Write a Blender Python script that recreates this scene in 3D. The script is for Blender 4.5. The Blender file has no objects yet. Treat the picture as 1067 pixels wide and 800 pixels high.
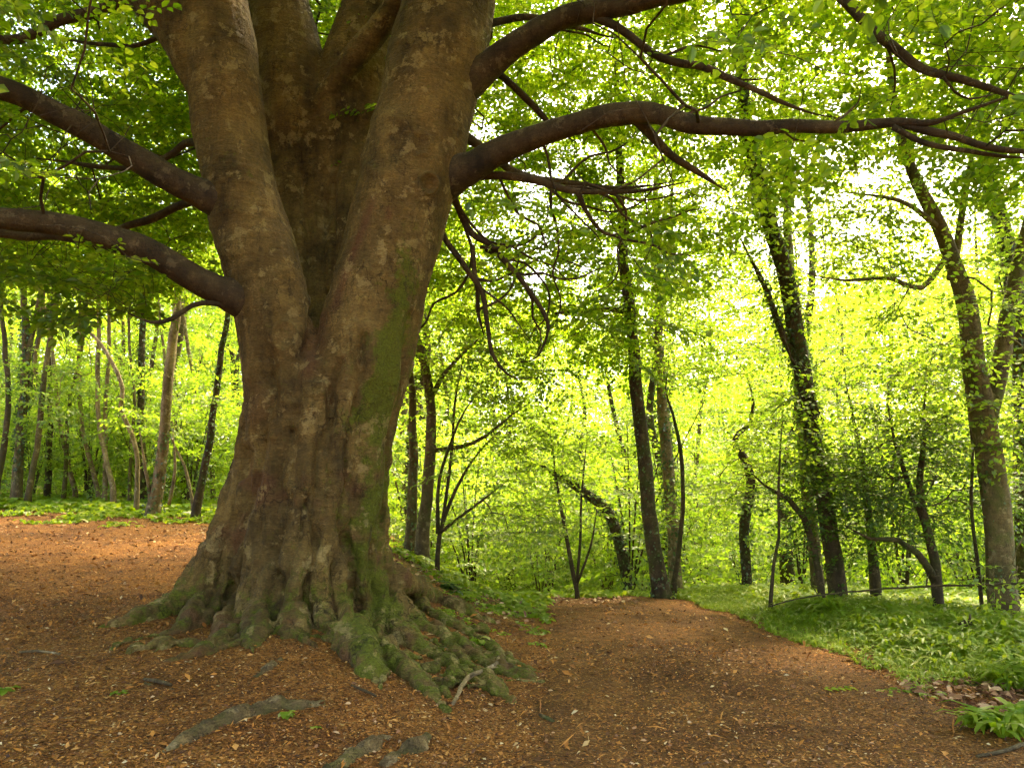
import bpy, math
import numpy as np
from mathutils import Vector

R = math.radians
rng = np.random.default_rng(11)
SC = bpy.context.scene
COL = SC.collection

# ------------------------------------------------------------------ camera
F = 800.0                      # focal length in photo pixels (photo 1067 x 800)
PITCH = R(9.0)
CAM = np.array([0.0, 0.0, 1.5])
FWD = np.array([0, math.cos(PITCH), math.sin(PITCH)])
UP = np.array([0, -math.sin(PITCH), math.cos(PITCH)])


def ray(px, py):
    return FWD * F + np.array([1.0, 0, 0]) * (px - 533.5) + UP * (400 - py)


def W(px, py, Y):
    d = ray(px, py)
    return CAM + d * (Y / d[1])


def proj(P):
    P = np.asarray(P) - CAM
    d = P @ FWD
    d = np.where(np.abs(d) < 1e-4, 1e-4, d)
    return 533.5 + F * P[..., 0] / d, 400 - F * (P @ UP) / d, d


def mpp(P):                     # metres per pixel at P
    return float((np.asarray(P) - CAM) @ FWD) / F


# ------------------------------------------------------------------ noise
_perm = np.random.default_rng(3).permutation(256)
_perm = np.concatenate([_perm, _perm, _perm])
_grad = np.random.default_rng(4).normal(size=(256, 3))
_grad /= np.linalg.norm(_grad, axis=1)[:, None]


def perlin(P):
    P = np.asarray(P, float)
    i = np.floor(P).astype(int)
    f = P - i
    u = f * f * f * (f * (f * 6 - 15) + 10)
    i &= 255
    out = 0
    for dx in (0, 1):
        wx = u[:, 0] if dx else 1 - u[:, 0]
        for dy in (0, 1):
            wy = u[:, 1] if dy else 1 - u[:, 1]
            for dz in (0, 1):
                wz = u[:, 2] if dz else 1 - u[:, 2]
                h = _perm[_perm[_perm[(i[:, 0] + dx) & 255] + ((i[:, 1] + dy) & 255)] + ((i[:, 2] + dz) & 255)]
                g = _grad[h]
                out = out + wx * wy * wz * (g[:, 0] * (f[:, 0] - dx) + g[:, 1] * (f[:, 1] - dy) + g[:, 2] * (f[:, 2] - dz))
    return out * 1.6


def fbm(P, oct=3):
    P = np.asarray(P, float)
    s = 0
    a = 1
    for k in range(oct):
        s = s + a * perlin(P * 2 ** k + 17.3 * k)
        a *= 0.5
    return s


def S(t):
    t = np.clip(t, 0, 1)
    return t * t * (3 - 2 * t)


# ------------------------------------------------------------------ terrain
def terrain(x, y, fine=True):
    x = np.asarray(x, float)
    y = np.asarray(y, float)
    A = np.interp(y, [-10, 2, 4.3, 6, 7.2, 8.2, 11, 20, 26, 40, 200], [0, 0, .05, .22, .36, .48, .78, 1.25, 1.5, 2.2, 6])
    edge = 0.35 + 0.12 * np.sin(y * 0.9)
    z = A * S((edge - x) / 2.3)
    z = z + 0.03 * np.clip(-x - 6, 0, 40) * S((y - 8) / 10)
    # falls away beyond the crest of the path and on the right
    t = (y - 14.2) / 1.3
    fall = -1.3 * np.log1p(np.exp(np.clip(t, -30, 30))) * 0.17
    fall = np.where(t > 30, -(y - 14.2) * .17, fall)
    fall = np.maximum(fall, -5.0 - 0.0 * y)
    m = S((x + 4.5) / 4.5)
    fm = fall + 0.22 * np.clip(y - 50, 0, 70)
    z = z * (1 - m * S((y - 11.5) / 4)) + fm * m
    z = z - 0.05 * np.clip(x - 5.5, 0, 30) * S((40 - y) / 30)
    if fine:
        sh = np.shape(x)
        P = np.stack([x.ravel(), y.ravel(), np.zeros(x.size)], 1)
        n = 0.05 * perlin(P * 0.7) + 0.018 * perlin(P * 2.6 + 5) + 0.007 * perlin(P * 9 + 9)
        z = z + n.reshape(sh)
    return z


def T1(x, y):
    return float(terrain(np.array([x]), np.array([y]))[0])


def ground_hit(px, py, dz=0.0):
    d = ray(px, py)
    t = np.linspace(1.5, 60, 6000) / d[1]
    P = CAM + t[:, None] * d
    h = terrain(P[:, 0], P[:, 1]) + dz
    k = np.argmax(P[:, 2] < h)
    return P[k]


# ------------------------------------------------------------------ mesh accumulation
class MB:
    def __init__(self):
        self.v, self.q, self.t, self.n = [], [], [], 0
        self.attr = {}

    def add(self, V, Q=None, T=None):
        V = np.asarray(V, np.float32)
        if Q is not None and len(Q):
            self.q.append(np.asarray(Q, np.int64) + self.n)
        if T is not None and len(T):
            self.t.append(np.asarray(T, np.int64) + self.n)
        self.v.append(V)
        self.n += len(V)

    def verts(self):
        return np.concatenate(self.v)

    def mesh(self, name, origin=(0, 0, 0), smooth=True):
        me = bpy.data.meshes.new(name)
        V = self.verts() - np.asarray(origin, np.float32)
        Q = np.concatenate(self.q) if self.q else np.zeros((0, 4), int)
        T = np.concatenate(self.t) if self.t else np.zeros((0, 3), int)
        me.vertices.add(len(V))
        me.vertices.foreach_set('co', V.astype(np.float32).ravel())
        me.loops.add(Q.size + T.size)
        me.loops.foreach_set('vertex_index', np.concatenate([Q.ravel(), T.ravel()]).astype(np.int32))
        me.polygons.add(len(Q) + len(T))
        st = np.concatenate([np.arange(len(Q)) * 4, Q.size + np.arange(len(T)) * 3]).astype(np.int32)
        me.polygons.foreach_set('loop_start', st)
        me.polygons.foreach_set('use_smooth', np.full(len(Q) + len(T), smooth, bool))
        me.update(calc_edges=True)
        for k, a in self.attr.items():
            at = me.attributes.new(k, 'FLOAT', 'POINT')
            at.data.foreach_set('value', np.asarray(a, np.float32))
        return me

    def build(self, name, mat, parent=None, smooth=True, kind=None, label=None, cat=None, group=None, origin=None):
        if origin is None:
            origin = parent.location if parent is not None else (0, 0, 0)
        me = self.mesh(name, tuple(origin), smooth)
        if mat is not None:
            me.materials.append(mat)
        o = bpy.data.objects.new(name, me)
        COL.objects.link(o)
        if parent is not None:
            o.parent = parent
        else:
            o.location = origin
        tag(o, label, cat, group, kind)
        return o


def tag(o, label=None, cat=None, group=None, kind=None):
    if label: o['label'] = label
    if cat: o['category'] = cat
    if group: o['group'] = group
    if kind: o['kind'] = kind
    return o


def empty(name, loc, label=None, cat=None, group=None):
    o = bpy.data.objects.new(name, None)
    COL.objects.link(o)
    o.location = tuple(float(c) for c in loc)
    o.empty_display_size = 0.2
    return tag(o, label, cat, group)


def copy_tree(o, parent=None):
    c = o.copy()
    COL.objects.link(c)
    c.parent = parent
    for ch in list(o.children):
        copy_tree(ch, c)
    return c


def resample(P, r, step):
    """Catmull-Rom through the points, radii interpolated."""
    P = np.asarray(P, float)
    r = np.asarray(r, float)
    if len(P) == 2:
        n = max(2, int(np.linalg.norm(P[1] - P[0]) / step) + 1)
        t = np.linspace(0, 1, n)[:, None]
        return P[0] * (1 - t) + P[1] * t, r[0] * (1 - t[:, 0]) + r[1] * t[:, 0]
    E = np.vstack([2 * P[0] - P[1], P, 2 * P[-1] - P[-2]])
    out, ro = [], []
    for i in range(len(P) - 1):
        p0, p1, p2, p3 = E[i:i + 4]
        n = max(1, int(np.linalg.norm(p2 - p1) / step))
        for k in range(n):
            t = k / n
            out.append(0.5 * (2 * p1 + (p2 - p0) * t + (2 * p0 - 5 * p1 + 4 * p2 - p3) * t * t + (3 * p1 - p0 - 3 * p2 + p3) * t ** 3))
            ro.append(r[i] * (1 - t) + r[i + 1] * t)
    out.append(P[-1]); ro.append(r[-1])
    return np.array(out), np.array(ro)


def tube(P, r, sides, caps=False, wob=0.0):
    P = np.asarray(P, float)
    r = np.asarray(r, float)
    n = len(P)
    Tn = np.gradient(P, axis=0)
    Tn /= np.linalg.norm(Tn, axis=1)[:, None] + 1e-9
    a = np.array([0, 0, 1.0]) if abs(Tn[0][2]) < 0.9 else np.array([1.0, 0, 0])
    U = np.zeros_like(P)
    u = np.cross(Tn[0], a); u /= np.linalg.norm(u)
    for i in range(n):
        u = u - Tn[i] * (u @ Tn[i]); u /= np.linalg.norm(u) + 1e-9
        U[i] = u
    Vv = np.cross(Tn, U)
    th = np.arange(sides) * 2 * np.pi / sides
    rr = np.repeat(r[:, None], sides, 1)
    if wob:
        rr = rr * (1 + wob * rng.normal(size=rr.shape))
    V = P[:, None, :] + rr[..., None] * (np.cos(th)[None, :, None] * U[:, None, :] + np.sin(th)[None, :, None] * Vv[:, None, :])
    V = V.reshape(-1, 3)
    i = np.arange(n - 1)[:, None] * sides
    j = np.arange(sides)[None, :]
    j2 = (j + 1) % sides
    Q = np.stack([i + j, i + j2, i + sides + j2, i + sides + j], -1).reshape(-1, 4)
    Tt = None
    if caps:
        V = np.vstack([V, P[0], P[-1]])
        c0, c1 = n * sides, n * sides + 1
        jj = np.arange(sides)
        Tt = np.vstack([np.stack([np.full(sides, c0), (jj + 1) % sides, jj], 1),
                        np.stack([np.full(sides, c1), (n - 1) * sides + jj, (n - 1) * sides + (jj + 1) % sides], 1)])
    return V, Q, Tt


# ------------------------------------------------------------------ leaves
def unit(a):
    return a / (np.linalg.norm(a, axis=-1, keepdims=True) + 1e-9)


def leaves(mb, P, D, N, L, wid=0.62, fine=True):
    """P base, D direction, N normal, L length"""
    if len(P) == 0:
        return
    D = unit(D)
    X = unit(np.cross(D, N))
    N = np.cross(X, D)
    L = L[:, None]
    w = wid * L * 0.5
    if fine:
        b = P
        tip = P + D * L - N * L * 0.10
        l1 = P + D * L * .32 + X * w + N * L * .07
        r1 = P + D * L * .32 - X * w + N * L * .07
        l2 = P + D * L * .70 + X * w * .8 + N * L * .04
        r2 = P + D * L * .70 - X * w * .8 + N * L * .04
        V = np.stack([b, l1, l2, tip, r2, r1], 1).reshape(-1, 3)
        k = np.arange(len(P))[:, None] * 6
        Q = np.concatenate([k + np.array([[0, 3, 2, 1]]), k + np.array([[0, 5, 4, 3]])], 0)
    else:
        b = P
        tip = P + D * L
        l = P + D * L * .5 + X * w + N * L * .08
        r = P + D * L * .5 - X * w + N * L * .08
        V = np.stack([b, l, tip, r], 1).reshape(-1, 3)
        k = np.arange(len(P))[:, None] * 4
        Q = k + np.array([[0, 3, 2, 1]])
    mb.add(V, Q)


def spray_template(length, nside, gap, g):
    """flat beech spray: twig polylines and leaf bases in local x(along) y(side) z(up)"""
    tw = []
    lp, ld, ln = [], [], []

    def twig(p0, d, ln_, rr):
        n = 4
        pts = [p0]
        p = p0.copy()
        dd = d.copy()
        for _ in range(n - 1):
            dd = dd + np.array([0, 0, -0.06]) + g.normal(size=3) * [.05, .09, .05]
            dd /= np.linalg.norm(dd)
            p = p + dd * ln_ / (n - 1)
            pts.append(p.copy())
        tw.append((np.array(pts), rr))
        return np.array(pts)

    def leafalong(pts, s0, s1, gap):
        seg = np.linalg.norm(np.diff(pts, axis=0), axis=1)
        tot = seg.sum()
        s = s0 * tot
        side = 1
        cum = np.concatenate([[0], np.cumsum(seg)])
        while s < tot * s1:
            i = min(len(seg) - 1, np.searchsorted(cum, s) - 1 if s > 0 else 0)
            i = max(i, 0)
            t = (s - cum[i]) / seg[i]
            p = pts[i] * (1 - t) + pts[i + 1] * t
            d = (pts[i + 1] - pts[i]) / seg[i]
            sd = np.cross([0, 0, 1.0], d)
            dir_ = d * 0.55 + side * sd * 0.85 + np.array([0, 0, -0.12]) + g.normal(size=3) * .16
            lp.append(p); ld.append(dir_); ln.append(np.array([0, 0, 1.0]) + g.normal(size=3) * .28)
            side = -side
            s += gap * g.uniform(.7, 1.3)
        lp.append(pts[-1]); ld.append(pts[-1] - pts[-2] + [0, 0, -.05]); ln.append(np.array([0, 0, 1.0]) + g.normal(size=3) * .28)

    main = twig(np.zeros(3), np.array([1.0, 0, 0.1]), length, 0.0035)
    leafalong(main, .35, 1, gap)
    side = 1
    for k in range(nside):
        t = .12 + .75 * k / nside + g.uniform(-.04, .04)
        q = t * 3
        i = int(q)
        p = main[i] * (1 - (q - i)) + main[i + 1] * (q - i)
        a = R(g.uniform(38, 62)) * side
        pts = twig(p, np.array([math.cos(a), math.sin(a), g.uniform(-.15, .15)]), length * g.uniform(.45, .75) * (1 - .45 * t), 0.0022)
        leafalong(pts, .12, 1, gap)
        side = -side
    return tw, np.array(lp), np.array(ld), np.array(ln)


_g = np.random.default_rng(5)
SPRAY_BIG = [spray_template(_g.uniform(.6, .85), 6, .05, _g) for _ in range(8)]      # beech, near
SPRAY_MID = [spray_template(_g.uniform(.65, .9), 5, .075, _g) for _ in range(8)]     # neighbours
SPRAY_FAR = [spray_template(_g.uniform(.9, 1.3), 6, .11, _g) for _ in range(8)]      # background


def put_sprays(tips, dirs, templates, leafmb, twigmbs, limb, leaf_len, g, fine, scale=(.8, 1.25), twigs=True, droop=.0, wid=.62):
    n = len(tips)
    which = g.integers(0, len(templates), n)
    for w in range(len(templates)):
        idx = np.nonzero(which == w)[0]
        if len(idx) == 0:
            continue
        tw, lp, ld, ln = templates[w]
        X = dirs[idx].copy()
        X[:, 2] *= .35
        X[:, 2] += g.normal(size=len(idx)) * .12 - droop
        X = unit(X + 1e-4)
        Z0 = np.tile([0, 0, 1.0], (len(idx), 1)) + g.normal(size=(len(idx), 3)) * .22
        Yv = unit(np.cross(Z0, X))
        Z = np.cross(X, Yv)
        s = g.uniform(*scale, size=len(idx))
        B = np.stack([X, Yv, Z], 1)                       # rows
        Pl = tips[idx][:, None, :] + np.einsum('kj,nji->nki', lp, B) * s[:, None, None]
        Dl = np.einsum('kj,nji->nki', ld, B)
        Nl = np.einsum('kj,nji->nki', ln, B)
        m = Pl.shape[0] * Pl.shape[1]
        Dl = Dl.reshape(m, 3) + g.normal(size=(m, 3)) * .12
        Nl = Nl.reshape(m, 3) + g.normal(size=(m, 3)) * .34
        leaves(leafmb, Pl.reshape(m, 3), Dl, Nl, leaf_len * g.uniform(.65, 1.2, m), wid, fine)
        if twigs:
            for pts, rr in tw:
                Pw = tips[idx][:, None, :] + np.einsum('kj,nji->nki', pts, B) * s[:, None, None]
                for a, k in enumerate(idx):
                    V, Q, _ = tube(Pw[a], np.linspace(rr, rr * .4, len(pts)), 3)
                    twigmbs[limb[k]].add(V, Q)


# ------------------------------------------------------------------ tree growing
def grow(paths, attract, g, tip_r=0.0045, alpha=0.12, step=0.28, pipe=2.25, minseg=0.25, wig=.05):
    """paths: list of (points, radii, limb_id, growable_from_fraction). Attractors join the nearest branch one by one.
    Returns chains (points, radii, limb) for grown branches, and tips / dirs / limb."""
    pos, par, rad, limb, plen, free = [], [], [], [], [], []
    dirs = []
    for P, r, lid, frac in paths:
        n = len(P)
        Tn = unit(np.gradient(P, axis=0))
        for i in range(n):
            pos.append(P[i]); par.append(-1); rad.append(r[i]); limb.append(lid); plen.append(0.0); dirs.append(Tn[i])
            free.append(i >= frac * n)
    nfix = len(pos)
    pos = np.array(pos); dirs = np.array(dirs)
    cap = nfix + len(attract) * 14 + 10
    PP = np.zeros((cap, 3)); PP[:nfix] = pos
    DD = np.zeros((cap, 3)); DD[:nfix] = dirs
    PL = np.zeros(cap)
    par = list(par)
    n = nfix
    A = np.asarray(attract)
    na = len(A)
    idx = np.nonzero(free)[0]
    best = np.full(na, 1e9); bi = np.zeros(na, int)
    for s in range(0, na, 256):
        d = np.linalg.norm(A[s:s + 256, None, :] - PP[idx][None], axis=2)
        k = d.argmin(1)
        best[s:s + 256] = d[np.arange(len(k)), k]
        bi[s:s + 256] = idx[k]
    done = np.zeros(na, bool)
    tipnode = []
    for it in range(na):
        c = np.where(done, 1e9, best)
        a = int(c.argmin())
        done[a] = True
        b = int(bi[a])
        p0, p3 = PP[b], A[a]
        L = np.linalg.norm(p3 - p0)
        k = int(min(12, max(2, round(L / step))))
        to = (p3 - p0) / (L + 1e-9)
        d0 = unit(to * .75 + DD[b] * .6 + np.array([0, 0, .12]))
        d1 = unit(to + np.array([0, 0, -.15]))
        p1 = p0 + d0 * L * .36
        p2 = p3 - d1 * L * .3
        t = (np.arange(1, k + 1) / k)[:, None]
        C = (1 - t) ** 3 * p0 + 3 * (1 - t) ** 2 * t * p1 + 3 * (1 - t) * t * t * p2 + t ** 3 * p3
        C[:-1] += g.normal(size=(k - 1, 3)) * wig * min(L, 1.2) * .5
        prev = b
        for q in range(k):
            PP[n] = C[q]
            DD[n] = unit(C[q] - PP[prev])
            PL[n] = PL[prev] + np.linalg.norm(C[q] - PP[prev])
            par.append(prev); limb.append(limb[b])
            prev = n
            n += 1
        tipnode.append(n - 1)
        nd = np.linalg.norm(A[:, None, :] - PP[None, n - k:n], axis=2) + alpha * PL[None, n - k:n]
        kk = nd.argmin(1)
        v = nd[np.arange(na), kk]
        m = v < best
        best[m] = v[m]; bi[m] = (n - k + kk)[m]
    par = np.array(par)
    radp = np.zeros(n)
    main = np.full(n, -1)
    mr = np.zeros(n)
    for i in range(n - 1, nfix - 1, -1):
        r = max(radp[i] ** (1 / pipe) if radp[i] > 0 else 0, tip_r)
        radp[i] = r
        p = par[i]
        if p >= nfix:
            radp[p] += r ** pipe
            if r > mr[p]:
                mr[p] = r; main[p] = i
    rr = radp
    rr[:nfix] = np.array(rad)
    # radius limited by parent
    for i in range(nfix, n):
        rr[i] = min(rr[i], rr[par[i]] * (.62 if par[i] < nfix else 1.0))
        rr[i] = max(rr[i], tip_r * .8)
    chains = []
    started = np.zeros(n, bool)
    for i in range(nfix, n):
        p = par[i]
        if p >= nfix and main[p] == i:
            continue
        ch = [p, i]
        while main[ch[-1]] >= 0:
            ch.append(main[ch[-1]])
        r = rr[ch].copy()
        r[0] = min(rr[p] * .9, r[1] * 1.25)
        chains.append((PP[ch], r, limb[i]))
    tn = np.array(tipnode, int)
    return chains, PP[tn], DD[tn], np.array(limb)[tn] if len(tn) else np.zeros(0, int)


def nsides(r):
    return 14 if r > .1 else 10 if r > .05 else 7 if r > .02 else 5 if r > .009 else 3


# ------------------------------------------------------------------ materials
def newmat(name):
    m = bpy.data.materials.new(name)
    m.use_nodes = True
    nt = m.node_tree
    nt.nodes.clear()
    out = nt.nodes.new('ShaderNodeOutputMaterial')
    return m, nt, out


def nd(nt, t, **kw):
    n = nt.nodes.new(t)
    for k, v in kw.items():
        setattr(n, k, v)
    return n


def ramp(nt, fac, stops):
    r = nd(nt, 'ShaderNodeValToRGB')
    e = r.color_ramp.elements
    while len(e) > 1:
        e.remove(e[-1])
    e[0].position = stops[0][0]; e[0].color = (*stops[0][1], 1)
    for p, c in stops[1:]:
        k = e.new(p); k.color = (*c, 1)
    nt.links.new(fac, r.inputs[0])
    return r.outputs[0]


def mixc(nt, fac, a, b, mode='MIX'):
    m = nd(nt, 'ShaderNodeMix', data_type='RGBA', blend_type=mode)
    for s, v in ((m.inputs[0], fac), (m.inputs[6], a), (m.inputs[7], b)):
        if hasattr(v, 'links'):
            nt.links.new(v, s)
        elif isinstance(v, tuple):
            s.default_value = (*v, 1)
        else:
            s.default_value = v
    return m.outputs[2]


def math_(nt, op, a, b=None, clamp=False):
    m = nd(nt, 'ShaderNodeMath', operation=op, use_clamp=clamp)
    for s, v in zip(m.inputs, (a, b)):
        if v is None: continue
        if hasattr(v, 'links'): nt.links.new(v, s)
        else: s.default_value = v
    return m.outputs[0]


def coords(nt, scale=(1, 1, 1)):
    tc = nd(nt, 'ShaderNodeTexCoord')
    mp = nd(nt, 'ShaderNodeMapping')
    mp.inputs['Scale'].default_value = scale
    nt.links.new(tc.outputs['Object'], mp.inputs[0])
    return mp.outputs[0]


def noise(nt, vec, scale, detail=4, rough=.55):
    n = nd(nt, 'ShaderNodeTexNoise')
    n.inputs['Scale'].default_value = scale
    n.inputs['Detail'].default_value = detail
    n.inputs['Roughness'].default_value = rough
    nt.links.new(vec, n.inputs['Vector'])
    return n.outputs['Fac']


def leaf_mat(name, stops, trans_stops, tfac=.5, gloss=.04):
    m, nt, out = newmat(name)
    geo = nd(nt, 'ShaderNodeNewGeometry')
    rnd = geo.outputs['Random Per Island']
    oi = nd(nt, 'ShaderNodeObjectInfo')
    c = ramp(nt, rnd, stops)
    t = ramp(nt, rnd, trans_stops)
    hs = nd(nt, 'ShaderNodeHueSaturation')
    nt.links.new(t, hs.inputs['Color'])
    v = nd(nt, 'ShaderNodeMapRange')
    nt.links.new(oi.outputs['Random'], v.inputs[0])
    v.inputs['To Min'].default_value = .82; v.inputs['To Max'].default_value = 1.15
    nt.links.new(v.outputs[0], hs.inputs['Value'])
    d = nd(nt, 'ShaderNodeBsdfDiffuse'); nt.links.new(c, d.inputs[0])
    tr = nd(nt, 'ShaderNodeBsdfTranslucent'); nt.links.new(hs.outputs[0], tr.inputs[0])
    mx = nd(nt, 'ShaderNodeMixShader'); mx.inputs[0].default_value = tfac
    nt.links.new(d.outputs[0], mx.inputs[1]); nt.links.new(tr.outputs[0], mx.inputs[2])
    gl = nd(nt, 'ShaderNodeBsdfGlossy'); gl.inputs['Roughness'].default_value = .42
    m2 = nd(nt, 'ShaderNodeMixShader'); m2.inputs[0].default_value = gloss
    nt.links.new(mx.outputs[0], m2.inputs[1]); nt.links.new(gl.outputs[0], m2.inputs[2])
    nt.links.new(m2.outputs[0], out.inputs[0])
    return m


def bark_mat(name, base, dark, light, moss=None, scale=1.0, mossattr=False, bump=.5, redattr=False):
    m, nt, out = newmat(name)
    v = coords(nt)
    vh = coords(nt, (1, 1, 3.2))
    vv = coords(nt, (3.2, 3.2, .7))
    n1 = noise(nt, v, 2.2 * scale, 6, .6)
    n2 = noise(nt, vh, 9 * scale, 8, .65)
    n3 = noise(nt, vv, 7 * scale, 6, .6)
    c = ramp(nt, n1, [(.3, dark), (.5, base), (.72, light)])
    c2 = ramp(nt, n2, [(.3, tuple(x * .55 for x in base)), (.55, base), (.75, light)])
    c = mixc(nt, .55, c, c2)
    c = mixc(nt, .30, c, ramp(nt, n3, [(.35, tuple(x * .5 for x in dark)), (.6, light)]), 'SOFT_LIGHT')
    st = noise(nt, coords(nt, (1, 1, .22)), 3.4 * scale, 7, .62)
    c = mixc(nt, 1.0, c, ramp(nt, st, [(.30, (.42, .40, .36)), (.48, (.95, .95, .95)), (.72, (1.25, 1.22, 1.12))]), 'MULTIPLY')
    bl = noise(nt, v, 1.1 * scale, 5, .7)
    c = mixc(nt, 1.0, c, ramp(nt, bl, [(.35, (.62, .60, .55)), (.6, (1.1, 1.08, 1.0))]), 'MULTIPLY')
    if mossattr:
        at = nd(nt, 'ShaderNodeAttribute', attribute_name='moss')
        mn = noise(nt, v, 8, 8, .72)
        f = math_(nt, 'ADD', at.outputs['Fac'], math_(nt, 'MULTIPLY', math_(nt, 'SUBTRACT', mn, .55), 3.4))
        f = ramp(nt, f, [(.25, (0, 0, 0)), (.75, (.9, .9, .9))])
        mc = ramp(nt, noise(nt, v, 60, 3, .6), [(.3, tuple(x * .5 for x in moss)), (.7, moss)])
        c = mixc(nt, f, c, mc)
        at2 = nd(nt, 'ShaderNodeAttribute', attribute_name='red')
        f2 = math_(nt, 'MULTIPLY', at2.outputs['Fac'], math_(nt, 'ADD', .35, math_(nt, 'MULTIPLY', n2, 1.0)), True)
        c = mixc(nt, f2, c, (.13, .05, .022))
    elif moss:
        mn = noise(nt, v, 3.0, 5, .6)
        c = mixc(nt, ramp(nt, mn, [(.48, (0, 0, 0)), (.68, (.8, .8, .8))]), c, moss)
    lc = noise(nt, v, 4.2 * scale, 8, .68)
    c = mixc(nt, ramp(nt, lc, [(.57, (0, 0, 0)), (.60, (.5, .5, .5)), (.7, (.6, .6, .6))]), c, tuple(min(1, x * 1.08) for x in light))
    dk = noise(nt, coords(nt, (1, 1, .5)), 6.3 * scale, 9, .72)
    c = mixc(nt, ramp(nt, dk, [(.60, (0, 0, 0)), (.63, (.65, .65, .65))]), c, tuple(x * .55 for x in dark))
    fine_ = noise(nt, vh, 38 * scale, 4, .7)
    c = mixc(nt, 1.0, c, ramp(nt, fine_, [(.32, (.55, .53, .5)), (.6, (1.12, 1.12, 1.1))]), 'MULTIPLY')
    pv = nd(nt, 'ShaderNodeTexVoronoi', feature='DISTANCE_TO_EDGE'); pv.inputs['Scale'].default_value = 5.5 * scale
    pn = nd(nt, 'ShaderNodeTexNoise'); pn.inputs['Scale'].default_value = 7 * scale; pn.inputs['Detail'].default_value = 5
    nt.links.new(v, pn.inputs['Vector'])
    ps = nd(nt, 'ShaderNodeVectorMath', operation='SCALE'); ps.inputs['Scale'].default_value = .3 / scale
    nt.links.new(pn.outputs['Color'], ps.inputs[0])
    pa = nd(nt, 'ShaderNodeVectorMath', operation='ADD'); nt.links.new(coords(nt, (1.2, 1.2, .55)), pa.inputs[0]); nt.links.new(ps.outputs[0], pa.inputs[1])
    nt.links.new(pa.outputs[0], pv.inputs['Vector'])
    plate = ramp(nt, pv.outputs['Distance'], [(0, (0, 0, 0)), (.045, (1, 1, 1))])
    pm = ramp(nt, noise(nt, v, 1.6 * scale, 4, .6), [(.46, (0, 0, 0)), (.62, (.75, .75, .75))])
    c = mixc(nt, pm, c, mixc(nt, 1.0, c, mixc(nt, plate, (.22, .18, .15), (1.08, 1.08, 1.08)), 'MULTIPLY'))
    b = nd(nt, 'ShaderNodeBsdfPrincipled')
    nt.links.new(c, b.inputs['Base Color'])
    b.inputs['Roughness'].default_value = .82
    b.inputs['Specular IOR Level'].default_value = .25
    cr = nd(nt, 'ShaderNodeTexVoronoi', feature='DISTANCE_TO_EDGE')
    cr.inputs['Scale'].default_value = 9 * scale
    wv = nd(nt, 'ShaderNodeVectorMath', operation='ADD')
    nt.links.new(coords(nt, (1, 1, .45)), wv.inputs[0])
    sc_ = nd(nt, 'ShaderNodeVectorMath', operation='SCALE'); sc_.inputs['Scale'].default_value = .25
    nz = nd(nt, 'ShaderNodeTexNoise'); nz.inputs['Scale'].default_value = 5
    nt.links.new(v, nz.inputs['Vector']); nt.links.new(nz.outputs['Color'], sc_.inputs[0]); nt.links.new(sc_.outputs[0], wv.inputs[1])
    nt.links.new(wv.outputs[0], cr.inputs['Vector'])
    crack = ramp(nt, cr.outputs['Distance'], [(0, (0, 0, 0)), (.06, (1, 1, 1))])
    h = math_(nt, 'ADD', math_(nt, 'MULTIPLY', n2, 1.0), math_(nt, 'ADD', math_(nt, 'MULTIPLY', n3, .6), math_(nt, 'ADD', math_(nt, 'MULTIPLY', crack, .18), math_(nt, 'ADD', math_(nt, 'MULTIPLY', fine_, .5), math_(nt, 'MULTIPLY', math_(nt, 'MULTIPLY', plate, pm), .55)))))
    bp = nd(nt, 'ShaderNodeBump'); bp.inputs['Strength'].default_value = bump; bp.inputs['Distance'].default_value = .035 / scale
    nt.links.new(h, bp.inputs['Height']); nt.links.new(bp.outputs[0], b.inputs['Normal'])
    nt.links.new(b.outputs[0], out.inputs[0])
    return m


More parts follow.
